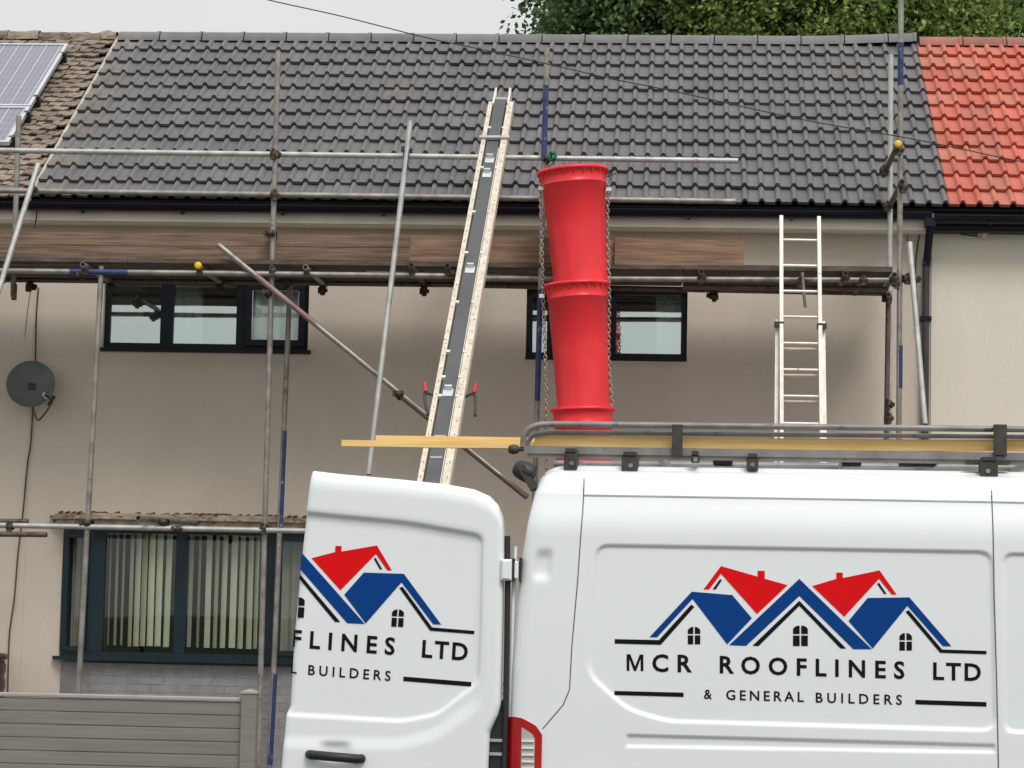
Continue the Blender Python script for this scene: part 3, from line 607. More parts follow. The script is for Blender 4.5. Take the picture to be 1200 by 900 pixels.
# platform boards (lie on the transoms), five wide
ZP = ZT+TR+.004
xs = [at(-170, 300, YO).x, at(150, 300, YO).x, at(480, 300, YO).x, at(800, 300, YO).x, at(1046, 300, YO).x]
for j in range(5):
    for i in range(4):
        y0 = YO-.06+.03+j*.232; b = MB(); zz = ZP+random.uniform(0, .006)
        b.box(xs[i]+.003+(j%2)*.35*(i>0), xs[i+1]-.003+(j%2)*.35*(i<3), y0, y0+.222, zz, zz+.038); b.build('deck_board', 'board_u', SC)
def toe(pa, pb, h, y, m, dz=0.):
    a, c = at(*pa, y), at(*pb, y); b = MB(); n = 14; bot = []; top = []
    for i in range(n+1):
        p = a.lerp(c, i/n); bot.append(p+Vector((0, random.uniform(-.002, .002), random.uniform(-.002, .002)))); top.append(p+Vector((0, random.uniform(-.002, .002), h+random.uniform(-.002, .002))))
    off = Vector((0, .038, 0)); bo = [p+off for p in bot]; to = [p+off for p in top]; k = n+1
    b.add(bot+top+bo+to, [(i, i+1, k+i+1, k+i) for i in range(n)]+[(2*k+i, 3*k+i, 3*k+i+1, 2*k+i+1) for i in range(n)]+[(k+i, k+i+1, 3*k+i+1, 3*k+i) for i in range(n)]+[(i, 2*k+i, 2*k+i+1, i+1) for i in range(n)]+[(0, k, 3*k, 2*k), (n, 2*k+n, 3*k+n, k+n)])
    return b.build('toe_board', m, SC)
yT = YO+.075
toe((-160, 286), (480, 289.5), .112, yT, 'board'); toe((-160, 302.5), (480, 305), .112, yT+.001, 'board'); toe((-160, 308.6), (480, 311.5), .04, yT-.01, 'board')
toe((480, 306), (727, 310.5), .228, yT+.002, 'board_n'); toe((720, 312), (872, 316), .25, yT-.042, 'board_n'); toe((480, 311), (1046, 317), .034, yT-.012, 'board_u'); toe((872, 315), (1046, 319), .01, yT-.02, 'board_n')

# ---------------------------------------------------------------- rubbish chute
CH = thing('rubbish_chute', 'bright red plastic rubbish chute of linked tapering sections hanging on the scaffold', 'rubbish chute', at(683, 520, YO-.45))
YC = YO-.42; ppm = F/YC
def section(c0, c1, rt_, rb_, rim):
    a, c = at(*c0, YC), at(*c1, YC); ax = (c-a); L = ax.length; R1, R2 = rt_/ppm, rb_/ppm
    prof = [(R1*.93, .03), (R1*1.0, .0), (R1*1.065, -.004), (R1*1.085, .016), (R1*1.07, .024), (R1*1.0, .03), (R1*.985, .07), (R1*.965, .115), (R1*.985, .122), (R1*.985, .13), (R1*.95, .137), (R1*.95+(R2-R1*.95)*.5, L*.5), (R2, L-.01), (R2*1.01, L), (R2*.96, L), (R1*.88, .14), (R1*.93, .03)]
    b = MB(); b.lathe(prof, a, ax, 48); o = b.build('chute_section', 'chute', CH)
    if rim:
        r2 = MB(); axn = ax.normalized(); e1 = axn.orthogonal().normalized(); e2 = axn.cross(e1)
        for k in range(22):
            t = 2*math.pi*k/22; d = e1*math.cos(t)+e2*math.sin(t); r2.tube([a+axn*.026+d*(R1*1.03), a+axn*.075+d*(R1*.985)], .010, 6, r2=.003)
        r2.build('rim_rib', 'chute', o, kind='stuff')
    return o
section((671, 200), (681, 338), 39.5, 31.5, 1); section((676, 333), (684, 484), 37, 30.5, 1); section((683, 479), (686, 625), 35.5, 30.5, 0); section((686, 615), (688, 760), 35.5, 30.5, 0)
b = MB(); c = at(683, 497, YC); b.lathe([(.262, -.008), (.272, 0), (.262, .008), (.25, 0), (.262, -.008)], c, Vector((0, 0, 1)), 40); b.build('collar_ring', 'chute', CH)
LK = None
def chain(pts, name='chain'):
    b = MB(); P = bez(pts, 6); tot = 0; pos = [P[0]]; step = .034
    seg = [(P[i], P[i+1]) for i in range(len(P)-1)]; acc = 0; nxt = 0; out = []
    for p, q in seg:
        L = (q-p).length
        while nxt <= acc+L: out.append((p.lerp(q, (nxt-acc)/L), (q-p).normalized())); nxt += step
        acc += L
    for k, (c, t) in enumerate(out):
        s = Vector((1, 0, 0)) if k % 2 else Vector((.35, 1, 0)).normalized(); s = (s-t*s.dot(t)).normalized(); nn = 8; ring = []
        for j in range(nn):
            a = 2*math.pi*j/nn; ring.append(c+t*math.sin(a)*.024+s*math.cos(a)*.0135)
        ring.append(ring[0]); b.tube(ring, .0048, 4, caps=False)
    b.build(name, 'chain', CH)
chain([at(633, 210, YC-.02), at(634, 250, YC-.05), at(636, 330, YC-.05)]); chain([at(636, 330, YC-.03), at(639, 420, YC-.03), at(641, 520, YC-.03)]); chain([at(712.5, 215, YC-.02), at(712, 270, YC-.02), at(714, 345, YC-.02)]); chain([at(714, 345, YC-.02), at(713.5, 420, YC), at(718, 480, YC)])
chain([at(640, 480, YC), at(641, 560, YC)])
for px, py in ((635, 347), (634, 221), (713.5, 222)):
    b = MB(); b.obox(at(px, py, YC-.06), xd_, Vector((0, 1, 0)), Vector((0, 0, 1)), .022, .02, .016); b.build('chain_bracket', 'alu', CH)
b = MB(); P = at(647, 184, YO-.05)
b.tube(bez([at(646, 181, YO-.05), at(649, 190, YO-.06), at(640, 197, YO-.15), at(630, 207, YC)], 6), .007, 6)
b.build('green_rope', 'green', CH); b = MB()
for k in range(16):
    a = random.uniform(0, 6.28); q = P+Vector((math.cos(a)*.035, -.03*random.random(), math.sin(a)*.04)); q2 = P+Vector((math.cos(a+1.8)*.04, -.04, math.sin(a+1.8)*.045)); b.tube([q, (q+q2)/2+Vector((0, -.02, 0)), q2], .009, 5)
b.build('rope_knot', 'green', CH, kind='stuff'); b = MB(); b.tube([at(712, 190, YO-.05), at(713, 207, YC)], .005, 5); b.tube([at(708, 208, YC-.05), at(722, 203, YC-.05)], .006, 5); b.tube([at(712, 200, YC-.05), at(716, 212, YC-.05)], .006, 5)
b.build('green_rope', 'green', CH)

# ---------------------------------------------------------------- conveyor hoist
def yz(py): return None
ya, ybm = 23.25, 18.0
def cv(px, py):   # pixel -> point on the inclined plane of the conveyor
    n = Vector((0, -.70, 1)).normalized(); p0 = Vector((0, 18.0, at(510, 565, 18.0).z)); d = ray(px, py); t = (p0-EYE).dot(n)/d.dot(n); return EYE+d*t
CV = thing('roofing_conveyor', 'long inclined tile hoist with grey belt and cream rails leaning up over the eaves', 'conveyor', (cv(509, 565).x, 15, 0))
top = cv(588.5, 118); bot0 = cv(509, 565); ax = (top-bot0).normalized(); bot = bot0-ax*((bot0.z-.35)/ax.z)
sdv = ax.cross(Vector((0, -.70, 1)).normalized()).normalized(); 
if sdv.x < 0: sdv = -sdv
nv = sdv.cross(ax).normalized()
if nv.z < 0: nv = -nv
Lc = (top-bot).length; WH = (cv(528, 565)-cv(490, 565)).length/2
def cvp(t, s, h=0.): return bot+ax*t+sdv*s+nv*h
for sg in (-1, 1):
    b = MB(); nn = 24; w0 = WH-.055 if sg > 0 else WH-.036
    b.obox(cvp((Lc-.12)/2, sg*(WH+w0)/2, 0), sdv, ax, nv, (WH-w0)/2, (Lc-.12)/2, .045)
    o = b.build('side_rail', 'rail', CV)
    b = MB(); k = .2
    while k < Lc-.2: b.obox(cvp(k, sg*(WH-.02), .0455), sdv, ax, nv, .0035, .006, .002); k += .19
    b.build('rivet', 'black', o, kind='stuff')
b = MB(); b.obox(cvp(Lc/2, -.011, .02), sdv, ax, nv, WH-.060, Lc/2-.02, .012); belt = b.build('belt', 'belt', CV)
b = MB(); b.obox(cvp(Lc/2, 0, -.03), sdv, ax, nv, WH-.045, Lc/2-.1, .008); b.build('belt_tray', 'black', CV)
for sg in (1,): b = MB(); b.obox(cvp(Lc/2-.4, WH-.064, .02), sdv, ax, nv, .003, Lc/2-.7, .018); b.build('belt_guide', 'alu', CV)
tops = (top-bot).dot(ax)
for px, py in ((584, 168), (0, 0)):
    if px: t = (cv(px, py)-bot).dot(ax); b = MB(); b.obox(cvp(t, 0, .055), sdv, ax, nv, WH+.02, .022, .012); b.build('strap', 'galv_l', CV)
for py, px in ((192, 576), (209, 573), (321, 552), (465, 525)):
    t = (cv(px, py)-bot).dot(ax); b = MB(); b.obox(cvp(t, -.011, .034), sdv, ax, nv, WH-.075, .05, .004); b.obox(cvp(t+.04, -.011, .05), sdv, ax, nv, WH-.085, .010, .024); b.build('belt_cleat', 'seal', CV)
for py, px in ((516, 516), (541, 512)):
    t = (cv(px, py)-bot).dot(ax); b = MB(); b.obox(cvp(t, -.011, .034), sdv, ax, nv, WH-.07, .012, .003); b.build('belt_cleat', 'grey', CV)
for py in (155, 202, 254, 302, 360, 418, 448, 470, 520):
    px = 588.5+(509-588.5)*(py-118)/(565-118); t = (cv(px, py)-bot).dot(ax)
    for sg in (-1, 1): b = MB(); b.obox(cvp(t, sg*(WH-.050), .038), sdv, ax, nv, .014, .016, .012); b.build('rail_bracket', 'alu', CV)
for sg in (-1, 1):    # end cheeks
    b = MB(); b.obox(cvp(Lc-.02, sg*(WH-.045), .0), sdv, ax, nv, .008, .17, .06); b.tube([cvp(Lc, sg*(WH-.05), .03), cvp(Lc+.12, sg*(WH-.05), .07)], .009, 6); b.build('end_plate', 'alu', CV)
b = MB(); b.tube([cvp(Lc-.02, -WH+.05, 0), cvp(Lc-.02, WH-.05, 0)], .04, 14); b.build('end_roller', 'grey', CV)
th_ = (cv(523, 462)-bot).dot(ax)
for sg in (-1, 1):
    b = MB(); b.tube(bez([cvp(th_, sg*WH, -.02), cvp(th_+.01, sg*(WH+.045), .0), cvp(th_-.03, sg*(WH+.075), .0), cvp(th_-.22, sg*(WH+.09 if sg > 0 else WH+.03), -.05)], 6), .011, 8)
    h = b.build('handle', 'alu' if 0 else 'rackd', CV); b = MB(); b.tube([cvp(th_+.0, sg*(WH+.065), .02), cvp(th_+.06, sg*(WH+.08), .06)], .014, 8); b.build('grip', 'redg', h)
b = MB()
for sg in (-1, 1):
    p = cvp(2.4, sg*(WH-.03), -.05); b.tube([p, (p.x+sg*.25, p.y+.9, .1)], .022, 8)
b.build('support_leg', 'galv', CV)

# ---------------------------------------------------------------- ladder
LD = thing('extension_ladder', 'pale aluminium two section ladder leaning against the scaffold deck', 'ladder', at(938, 540, YO-.5))
yt_, yb_ = YO-.12, YO-.62
def lp(px, py): return at(px, py, yt_+(yb_-yt_)*(py-255)/(560-255))
def stile(x1, y1, x2, y2, off=0., w=.0155, m='alu'):
    a, c = lp(x1, y1), lp(x2, y2); e_ = a+(c-a)*((a.z-.06)/(a.z-c.z)); d = (a-e_).normalized(); s = Vector((1, 0, 0)); n = s.cross(d).normalized(); b = MB()
    b.obox((a+e_)/2+Vector((0, off, 0)), s, n, d, w, .036, (a-e_).length/2); return b.build('stile', m, LD)
stile(915.5, 254, 916, 545); stile(959.5, 255, 963, 545)
stile(911, 375, 909.5, 545, .07); stile(965, 377, 967.5, 545, .07)
for k, py in enumerate((281, 311, 341, 371, 402, 433, 464, 496, 527)):
    a, c = lp(916, py), lp(960+k*.45, py+.8); b = MB(); b.tube([a, c], .0125, 8); b.build('rung', 'alu', LD)
    if py > 395: a2, c2 = lp(912, py+6)+Vector((0, .07, 0)), lp(963, py+6.6)+Vector((0, .07, 0)); b = MB(); b.tube([a2, c2], .0145, 8); b.build('rung', 'rail', LD)
z = lp(916, 527).z-.25
while z > .2:
    t = (lp(916, 255).z-z)/(lp(916, 255).z-lp(916, 545).z); a = lp(916, 255).lerp(lp(916, 545), t); c = lp(960, 255).lerp(lp(964, 545), t); b = MB(); b.tube([a, c], .0155, 8); b.build('rung', 'alu', LD); z -= .25
for px, py in ((913, 380), (963, 382)):
    b = MB(); b.obox(lp(px, py)+Vector((0, .01, 0)), xd_, Vector((0, 1, 0)), Vector((0, 0, 1)), .04, .05, .02); b.build('bracket', 'rackd', LD)

# ---------------------------------------------------------------- wall fixtures
yd = YW-.22; DC = at(36, 450, yd); ppd = F/yd
DI = thing('satellite_dish', 'dark grey oval satellite dish fixed to the wall at the left', 'satellite dish', DC)
dn = Vector((.12, -1, .22)).normalized(); b = MB(); prof = [(0, -.0)]
R = 29/ppd
b.lathe([(0.001, .045), (R*.4, .038), (R*.75, .018), (R*.97, -.004), (R, -.008), (R, -.002), (R*.75, .026), (R*.4, .046), (0.001, .053)], DC, -dn, 40, ref=Vector((0, 0, 1)))
o = b.build('reflector', 'dish', DI)
b = MB(); tip = at(60, 466, yd-.28); low = at(44, 478, yd-.02)
b.tube(bez([at(38, 477, yd), at(44, 492, yd-.12), at(53, 484, yd-.22), at(61, 472, yd-.28)], 6), .009, 8); b.build('arm', 'wireb', DI)
b = MB(); b.tube([at(63, 465, yd-.32), at(57, 474, yd-.22)], .018, 10, r2=.015); b.tube([at(53, 463, yd-.1), at(60, 468, yd-.28)], .012, 8); b.build('receiver', 'black', DI)
b = MB(); b.tube([at(51.5, 462, yd-.05), at(55, 466, yd-.1)], .018, 10); b.build('receiver_cap', 'seal', DI)
b = MB(); b.obox(DC+Vector((0, .12, -.02)), xd_, Vector((0, 1, 0)), Vector((0, 0, 1)), .03, .10, .03); b.build('wall_bracket', 'black', DI)
def cable(pts, label, r=.006, m='wireb', Y=YW-.02, name='cable', cat='cable'):
    b = MB(); b.tube(bez([at(*p, Y) if len(p) == 2 else at(*p) for p in pts], 8), r, 6); return b.build(name, m, None, label=label, category=cat)
cable([(45, 337), (42.5, 375), (41.5, 425)], 'brown cable running up the wall from the satellite dish to the scaffold', .008)
cable([(36.5, 337), (33, 360), (29, 395)], 'thin faint cable on the wall just left of the thicker dish cable', .003)
cable([(38.5, 478), (36, 520), (32, 545), (27, 600), (21, 650), (17, 700), (11, 745), (9, 812)], 'long brown cable trailing down the wall below the satellite dish', .008)
cable([(43, 246, D+.06), (42.5, 255, D+.06), (40.5, 268, D+.06)], 'short black wire hanging over the cream fascia at the left', .006, 'wire', D+.06)
cable([(1063, 250), (1063.5, 284)], 'thin black wire dropping from the gutter to the pale raking pole', .004, 'wire')
cable([(1080, 262), (1075, 290), (1073, 320), (1078, 400), (1081, 497)], 'brown cable clipped beside the downpipe', .007)
cable([(1090, 270, YW-.03), (1115, 271.5, YW-.03), (1130, 275, YW-.03), (1152, 277, YW-.06)], 'black wire running under the black gutter to the small outside lamp', .006, 'wire')
cable([(240, -20, 19.), (315, 0, 19.), (400, 19, 19.), (495, 43, 19.), (560, 57, 19.), (642, 75, 19.), (720, 93, 19.), (790, 107, 19.), (940, 140, 19.), (1070, 163, 19.), (1200, 190, 19.), (1300, 208, 19.)], 'thin overhead telephone wire crossing in front of the roof', .0042, 'wire', 19., 'overhead_wire', 'wire')
SLm = thing('security_light', 'small round outside lamp under the black gutter of the cream house', 'lamp', at(1152, 272, YW-.08))
b = MB(); c = at(1152, 270, YW-.06); b.lathe([(0, -.02), (.05, -.02), (.055, .03), (.045, .06), (0, .065)], c, Vector((0, 0, -1)), 16); b.build('housing', 'lampw', SLm)
b = MB(); b.lathe([(0, -.03), (.03, -.025), (.036, .0), (.02, .02), (0, .02)], c+Vector((.01, -.04, -.05)), Vector((.2, -1, -.6)).normalized(), 14); b.build('lens', 'lclear', SLm)
WB = thing('water_butt', 'dark brown ribbed water butt at the left edge above the fence', 'water butt', at(-24, 860, YW-.45))
c = at(-24, 766, YW-.45); Rw = .235; prof = [(0, .01), (Rw*.9, .01), (Rw*1.08, 0), (Rw*1.1, -.04), (Rw, -.05)]
for k in range(6): prof += [(Rw*.97, -.06-k*.14), (Rw*1.03, -.10-k*.14), (Rw*1.03, -.15-k*.14)]
prof += [(Rw*.95, -c.z+.06)]
b = MB(); b.lathe(prof, c, Vector((0, 0, 1)), 28); b.build('barrel', 'butt', WB)

# ---------------------------------------------------------------- fence
YF = 19.55
zf = at(150, 814.5, YF).z; xf1 = at(283, 830, YF).x; xf0 = xf1-3.6
FE = thing('composite_fence', 'low grey brown composite fence with level boards and a capped post', 'fence', (xf1-1.5, YF, 0))
pit = .0985; z = zf-.035; k = 0
while z > .12:
    z2 = max(z-pit, .07); b = MB(); y = YF
    b.add([(xf0, y, z2+.006), (xf1, y, z2+.006), (xf1, y, z-.010), (xf0, y, z-.010), (xf0, y+.010, z-.002), (xf1, y+.010, z-.002), (xf0, y+.010, z2), (xf1, y+.010, z2), (xf0, y+.024, z2), (xf1, y+.024, z2), (xf0, y+.024, z-.002), (xf1, y+.024, z-.002)],
          [(0, 1, 2, 3), (3, 2, 5, 4), (6, 7, 1, 0), (8, 9, 7, 6), (4, 5, 11, 10), (10, 11, 9, 8), (1, 7, 9, 11, 5, 2), (0, 3, 4, 10, 8, 6)])
    b.build('fence_board', 'fence', FE); z -= pit; k += 1
MB().bbox(xf0, xf1, YF-.012, YF+.04, zf-.033, zf, .008).build('top_rail', 'fcap', FE)
def post(x):
    MB().bbox(x, x+.115, YF-.045, YF+.07, .05, zf+.03, .006).build('fence_post', 'fence', FE)
    b = MB(); b.box(x-.006, x+.121, YF-.051, YF+.076, zf+.031, zf+.046); p = .0575; b.add([(x-.006, YF-.051, zf+.0465), (x+.121, YF-.051, zf+.0465), (x+.121, YF+.076, zf+.0465), (x-.006, YF+.076, zf+.0465), (x+p, YF+.0125, zf+.068)], [(0, 1, 4), (1, 2, 4), (2, 3, 4), (3, 0, 4)]); b.build('post_cap', 'fcap', FE)
post(xf1+.002); post(xf1-1.9-1.82)

# ---------------------------------------------------------------- van
VYAW = -.045; VC, VS = math.cos(VYAW), math.sin(VYAW)
v0 = at(598, 740, 13.5); VL = Vector((v0.x, v0.y, 0))
V = thing('panel_van', 'white high roof panel van with builders lettering and its rear door swung open', 'van', VL, VYAW)
def vl(px, py, y=0.):      # pixel -> (x, z) on the van's local plane y
    d = ray(px, py); e_ = EYE-VL; dl = Vector((VC*d.x+VS*d.y, -VS*d.x+VC*d.y, d.z)); el = Vector((VC*e_.x+VS*e_.y, -VS*e_.x+VC*e_.y, e_.z))
    t = (y-el.y)/dl.y; q = el+dl*t; return q.x, q.z
def vb(b, name, m, par=None, recalc=True, **kw): return link(name, b.mesh(name, m, recalc), par or V, local=True, **kw)
def sdpoly(px, pz, poly):   # signed distance (numpy), negative inside
    d2 = np.full(px.shape, 1e9); ins = np.zeros(px.shape, bool); n = len(poly)
    for i in range(n):
        ax_, az_ = poly[i]; bx_, bz_ = poly[(i+1) % n]; ex, ez = bx_-ax_, bz_-az_; wx_, wz_ = px-ax_, pz-az_
        t = np.clip((wx_*ex+wz_*ez)/(ex*ex+ez*ez), 0, 1); d2 = np.minimum(d2, (wx_-ex*t)**2+(wz_-ez*t)**2)
        c = ((az_ > pz) != (bz_ > pz)) & (px < (bx_-ax_)*(pz-az_)/(bz_-az_+1e-12)+ax_); ins ^= c
    return np.where(ins, -1, 1)*np.sqrt(d2)
def sm(a, b, x): t = np.clip((x-a)/(b-a), 0, 1); return t*t*(3-2*t)
def rnd(poly, r=.05, n=5):    # round polygon corners
    out = []; k = len(poly)
    for i in range(k):
        p = Vector(poly[i]); a = Vector(poly[i-1])-p; c = Vector(poly[(i+1) % k])-p; ra = min(r, a.length*.45, c.length*.45)
        A_, C_ = p+a.normalized()*ra, p+c.normalized()*ra
        for j in range(n+1): t = j/n; q = A_*(1-t)**2+p*2*t*(1-t)+C_*t*t; out.append((q.x, q.y))
    return out
pan = rnd([vl(693, 638), vl(1163, 646), vl(1167, 857), vl(782, 846), vl(735, 832), vl(688, 790)], .07)
pan2 = rnd([vl(1176, 648), vl(1700, 660), vl(1700, 880), vl(1177, 858)], .05)
slot = [vl(734, 861), vl(1166, 873), vl(1166, 882), vl(734, 875)]; low = rnd([vl(620, 905), vl(1166, 915), vl(1166, 1010), vl(620, 1000)], .05)
ZR = 2.30
def side_disp(x, z):     # + is inwards
    d = .014*(1-sm(-.013, .004, sdpoly(x, z, pan)))+.014*(1-sm(-.013, .004, sdpoly(x, z, pan2)))
    d = d+.012*(1-sm(-.008, .003, sdpoly(x, z, slot)))
    d = d+.01*(1-sm(-.014, .0, sdpoly(x, z, low)))
    d = d+(.055*sm(2.02, 2.30, z)**1.5)
    d = d+.02*sm(.62, .42, z)
    hx, hz = vl(628, 662); d = d+.02*np.exp(-(((x-hx)/.045)**4+((z-hz)/.07)**4)*1.1)
    return d
def rear_x(z):           # rear edge leans forward towards the roof
    zs_ = [.3, 1.0, 1.35, 1.65, 1.9, 2.1, 2.2, 2.3, 2.4, 2.5]; xs_ = [0., 0., .004, .02, .045, .072, .09, .11, .135, .17]
    return np.interp(z, zs_, xs_)
LV = 6.1
xsn = np.concatenate([np.linspace(0, .1, 14)[:-1], np.linspace(.1, 2.75, 310), np.linspace(2.8, 5.9, 34), np.array([6.0, 6.06, 6.1])])
zsn = np.concatenate([np.array([.30, .36]), np.linspace(.42, 2.26, 235)])
roofp = [(.075, 2.29), (.082, 2.315), (.098, 2.342), (.125, 2.366), (.165, 2.385), (.21, 2.394), (.215, 2.404), (.26, 2.406), (.265, 2.414), (.34, 2.42), (.50, 2.43), (.75, 2.44), (1.03, 2.445)]
prof = [('s', z) for z in zsn]+[('r', y, z) for y, z in roofp]+[('r', 2.06-y, z) for y, z in roofp[::-1][1:]]+[('f', z) for z in np.linspace(2.26, .3, 16)]
def hroof(x):  return np.interp(x, [0, 4.0, 4.45, 5.25, 5.45, 5.85, 6.0, 6.06, 6.1], [2.445, 2.445, 2.36, 1.50, 1.40, 1.25, 1.15, 1.0, .75])
NX, NP = len(xsn), len(prof); VV = np.zeros((NP, NX, 3))
hr = hroof(xsn); near_bulge = np.where(xsn < .1, .1-np.sqrt(np.maximum(0, .1**2-(.1-xsn)**2)), 0)*.55
nose = np.interp(xsn, [5.2, 5.8, 6.1], [0, .08, .45])
for k, p in enumerate(prof):
    if p[0] == 's': z = p[1]; y = side_disp(xsn, np.full(NX, z)); yy = y+near_bulge+nose
    elif p[0] == 'f': z = p[1]; yy = 2.06-(.055*float(sm(2.02, 2.30, z))**1.5)-near_bulge-nose
    else:
        y, z = p[1], p[2]; f_ = (1-abs(y-1.03)/1.03); yy = y+(near_bulge+nose)*(1 if y < 1.03 else -1)*(1 if abs(y-1.03) > .3 else 0)
    zc = np.where(z > 1.05, 1.05+(z-1.05)*np.minimum(1, (hr-1.05)/(2.445-1.05)), z); zc = np.where(hr < 1.05, np.minimum(zc, hr), zc)
    rx = rear_x(np.full(NX, z))
    drop = np.where((xsn < .14) & (z > 2.28), (.14-xsn)**2*2.0*(z-2.28)/.16, 0)
    VV[k, :, 0] = xsn+rx*np.clip(1-xsn/.7, 0, 1); VV[k, :, 1] = yy; VV[k, :, 2] = zc-drop
b = MB(); b.v = [tuple(q) for q in VV.reshape(-1, 3)]
# wheel arches: leave out faces inside them
wc = [(1.28, .36), (5.02, .36)]
for k in range(NP-1):
    for i in range(NX-1):
        q = VV[k, i]
        if k < len(zsn)-1 or k > NP-16:
            if any((q[0]-cx)**2+(q[2]-cz)**2 < .40**2 for cx, cz in wc): continue
        b.f.append((k*NX+i, k*NX+i+1, (k+1)*NX+i+1, (k+1)*NX+i)); b.sm.append(True); b.mi.append(0)
body = vb(b, 'body', 'van', recalc=False)
# front face closing, floor, rear frame and far rear door
b = MB(); b.prism([tuple(VV[k, -1]) for k in range(0, NP, 4)], Vector((.01, 0, 0))); vb(b, 'front_panel', 'van')
b = MB(); b.box(.05, 6.0, .05, 2.01, .30, .34); vb(b, 'floor', 'rackd')
b = MB()
for z0_, z1_ in zip(np.arange(.45, 1.9, .1), np.arange(.55, 2.0, .1)):
    xa, xb = float(rear_x(z0_))+.012, float(rear_x(z1_))+.012
    b.hexa([(xa, .055, z0_), (xa+.05, .03, z0_), (xa+.06, .11, z0_), (xa, .115, z0_), (xb, .055, z1_), (xb+.05, .03, z1_), (xb+.06, .11, z1_), (xb, .115, z1_)])
vb(b, 'door_pillar', 'gap')
def prow(z): return float(rear_x(z))
b = MB(); zz = np.linspace(.45, 2.36, 16)
vs = [(prow(z)-.012, y, z) for z in zz for y in (1.04, 1.98)]; b.add(vs, [(2*i, 2*i+1, 2*i+3, 2*i+2) for i in range(15)], True); vs2 = [(v[0]+.05, v[1], v[2]) for v in vs]; b.add(vs2, [(2*i, 2*i+1, 2*i+3, 2*i+2) for i in range(15)], True)
b.add([v for i in range(16) for v in (vs[2*i], vs2[2*i])], [(2*i, 2*i+1, 2*i+3, 2*i+2) for i in range(15)]); vb(b, 'rear_door', 'van', recalc=False, label='closed far rear door')
b = MB(); b.box(prow(2.3)+.03, prow(2.3)+.08, .16, 1.90, 2.24, 2.36); b.box(-.05, .05, .0, 2.06, .30, .46); vb(b, 'rear_bumper', 'rackd')
b = MB(); b.box(3.3, 3.34, .06, 2.0, .34, 2.33); vb(b, 'bulkhead', 'van')
# panel gaps as narrow recessed-looking strips
def strip(pts, w_, m, name, y=-.0015, disp=True):
    b = MB(); P = [Vector((p[0], p[1])) for p in pts]
    Q = []
    for i in range(len(P)-1):
        n = max(1, int((P[i+1]-P[i]).length/.03))
        for j in range(n): Q.append(P[i].lerp(P[i+1], j/n))
    Q.append(P[-1]); k = len(Q)
    for i, p in enumerate(Q):
        d = (Q[min(i+1, k-1)]-Q[max(i-1, 0)]).normalized(); nn = Vector((-d.y, d.x))*w_/2
        for q in (p+nn, p-nn): 
            yy = float(side_disp(np.array([q.x]), np.array([q.y]))[0])+(.1-math.sqrt(max(0, .01-(.1-q.x)**2)))*.55*(1 if q.x < .1 else 0)
            b.v.append((q.x, yy+y, q.y))
    for i in range(k-1): b.f.append((2*i, 2*i+1, 2*i+3, 2*i+2)); b.sm.append(False); b.mi.append(0)
    return vb(b, name, m, recalc=False)
def V_(*p): return [vl(*q) for q in p]
strip(V_((683, 580), (1000, 585), (1163, 588), (1260, 590)), .009, 'gapl', 'panel_gap')
strip(V_((683.5, 560), (682.5, 600), (677, 680), (670, 760), (667.5, 808), (660, 826), (636, 854)), .0055, 'gapd', 'panel_gap')
strip(V_((1163, 574), (1165, 700), (1168, 800), (1172, 1000)), .006, 'gapd', 'panel_gap')
strip([(2.62+1.3, 2.25), (2.62+1.3, .45)], .008, 'gap', 'panel_gap')
# logo -----------------------------------------------------------------
LOGO = [
 ('vblack', [(720.4,748.9),(772.2,750),(810,708.4),(813.8,711.1),(774.4,755.6),(720.4,754.2)]),
 ('vblue', [(761.1,746.7),(810.7,693.3),(858.2,697.3),(881.1,724.4),(852.2,755.1),(811.6,701.8),(770,746.7)]),
 ('vred', [(824.4,690.7),(844.9,663.3),(887.8,675.6),(887.8,668.9),(896.2,668.9),(896.2,678.2),(922.9,685.6),(887.1,719.6),(844.9,672.2),(831.1,690.7)]),
 ('vblack', [(835.1,690.7),(844,678.2),(845.8,680),(838.7,690.7)]),
 ('vblue', [(854.4,756),(936.7,678.3),(1021.7,760.7),(1000,760.7),(936.7,698.3),(874.4,756.7)]),
 ('vblack', [(881.8,756.7),(936.7,704),(991.7,760),(985,760),(936.7,710),(888.9,757.1)]),
 ('vred', [(951.7,686.7),(980,678.3),(980,671),(987.7,671),(987.7,677.3),(1030.7,668.3),(1050.7,696.7),(1045,696.7),(1030,678.3),(989.3,722.7)]),
 ('vblack', [(1027.7,684),(1030,682.7),(1039,696),(1036,696)]),
 ('vblue', [(994.3,727.7),(1016.7,700.7),(1065.7,700),(1115,757.3),(1105,757.3),(1063.3,710),(1022.7,760)]),
 ('vblack', [(1061,716.7),(1065,715),(1104,761),(1156,762.7),(1156,766.7),(1101.7,765)]),
 ('vblack', [(720,809.6),(801,811.6),(801,816.7),(720,814.4)]),
 ('vblack', [(1072.7,820),(1156,822.7),(1156,828),(1072.7,825.3)])]
for (x0_, x1_, y0_, y1_) in ((806, 820.7, 734.4, 755), (929.3, 946.7, 733, 757), (1054, 1068.7, 741.7, 762.3)):
    cx = (x0_+x1_)/2; my = y0_+(y1_-y0_)*.45; g_ = .9
    LOGO += [('vblack', [(x0_, my+g_), (cx-g_, my+g_), (cx-g_, y1_), (x0_, y1_)]), ('vblack', [(cx+g_, my+g_), (x1_, my+g_), (x1_, y1_), (cx+g_, y1_)]),
             ('vblack', [(x0_, my-g_), (x0_, y0_+4), (x0_+1.5, y0_+2), (x0_+4, y0_+.5), (cx-g_, y0_), (cx-g_, my-g_)]), ('vblack', [(cx+g_, my-g_), (cx+g_, y0_), (x1_-4, y0_+.5), (x1_-1.5, y0_+2), (x1_, y0_+4), (x1_, my-g_)])]
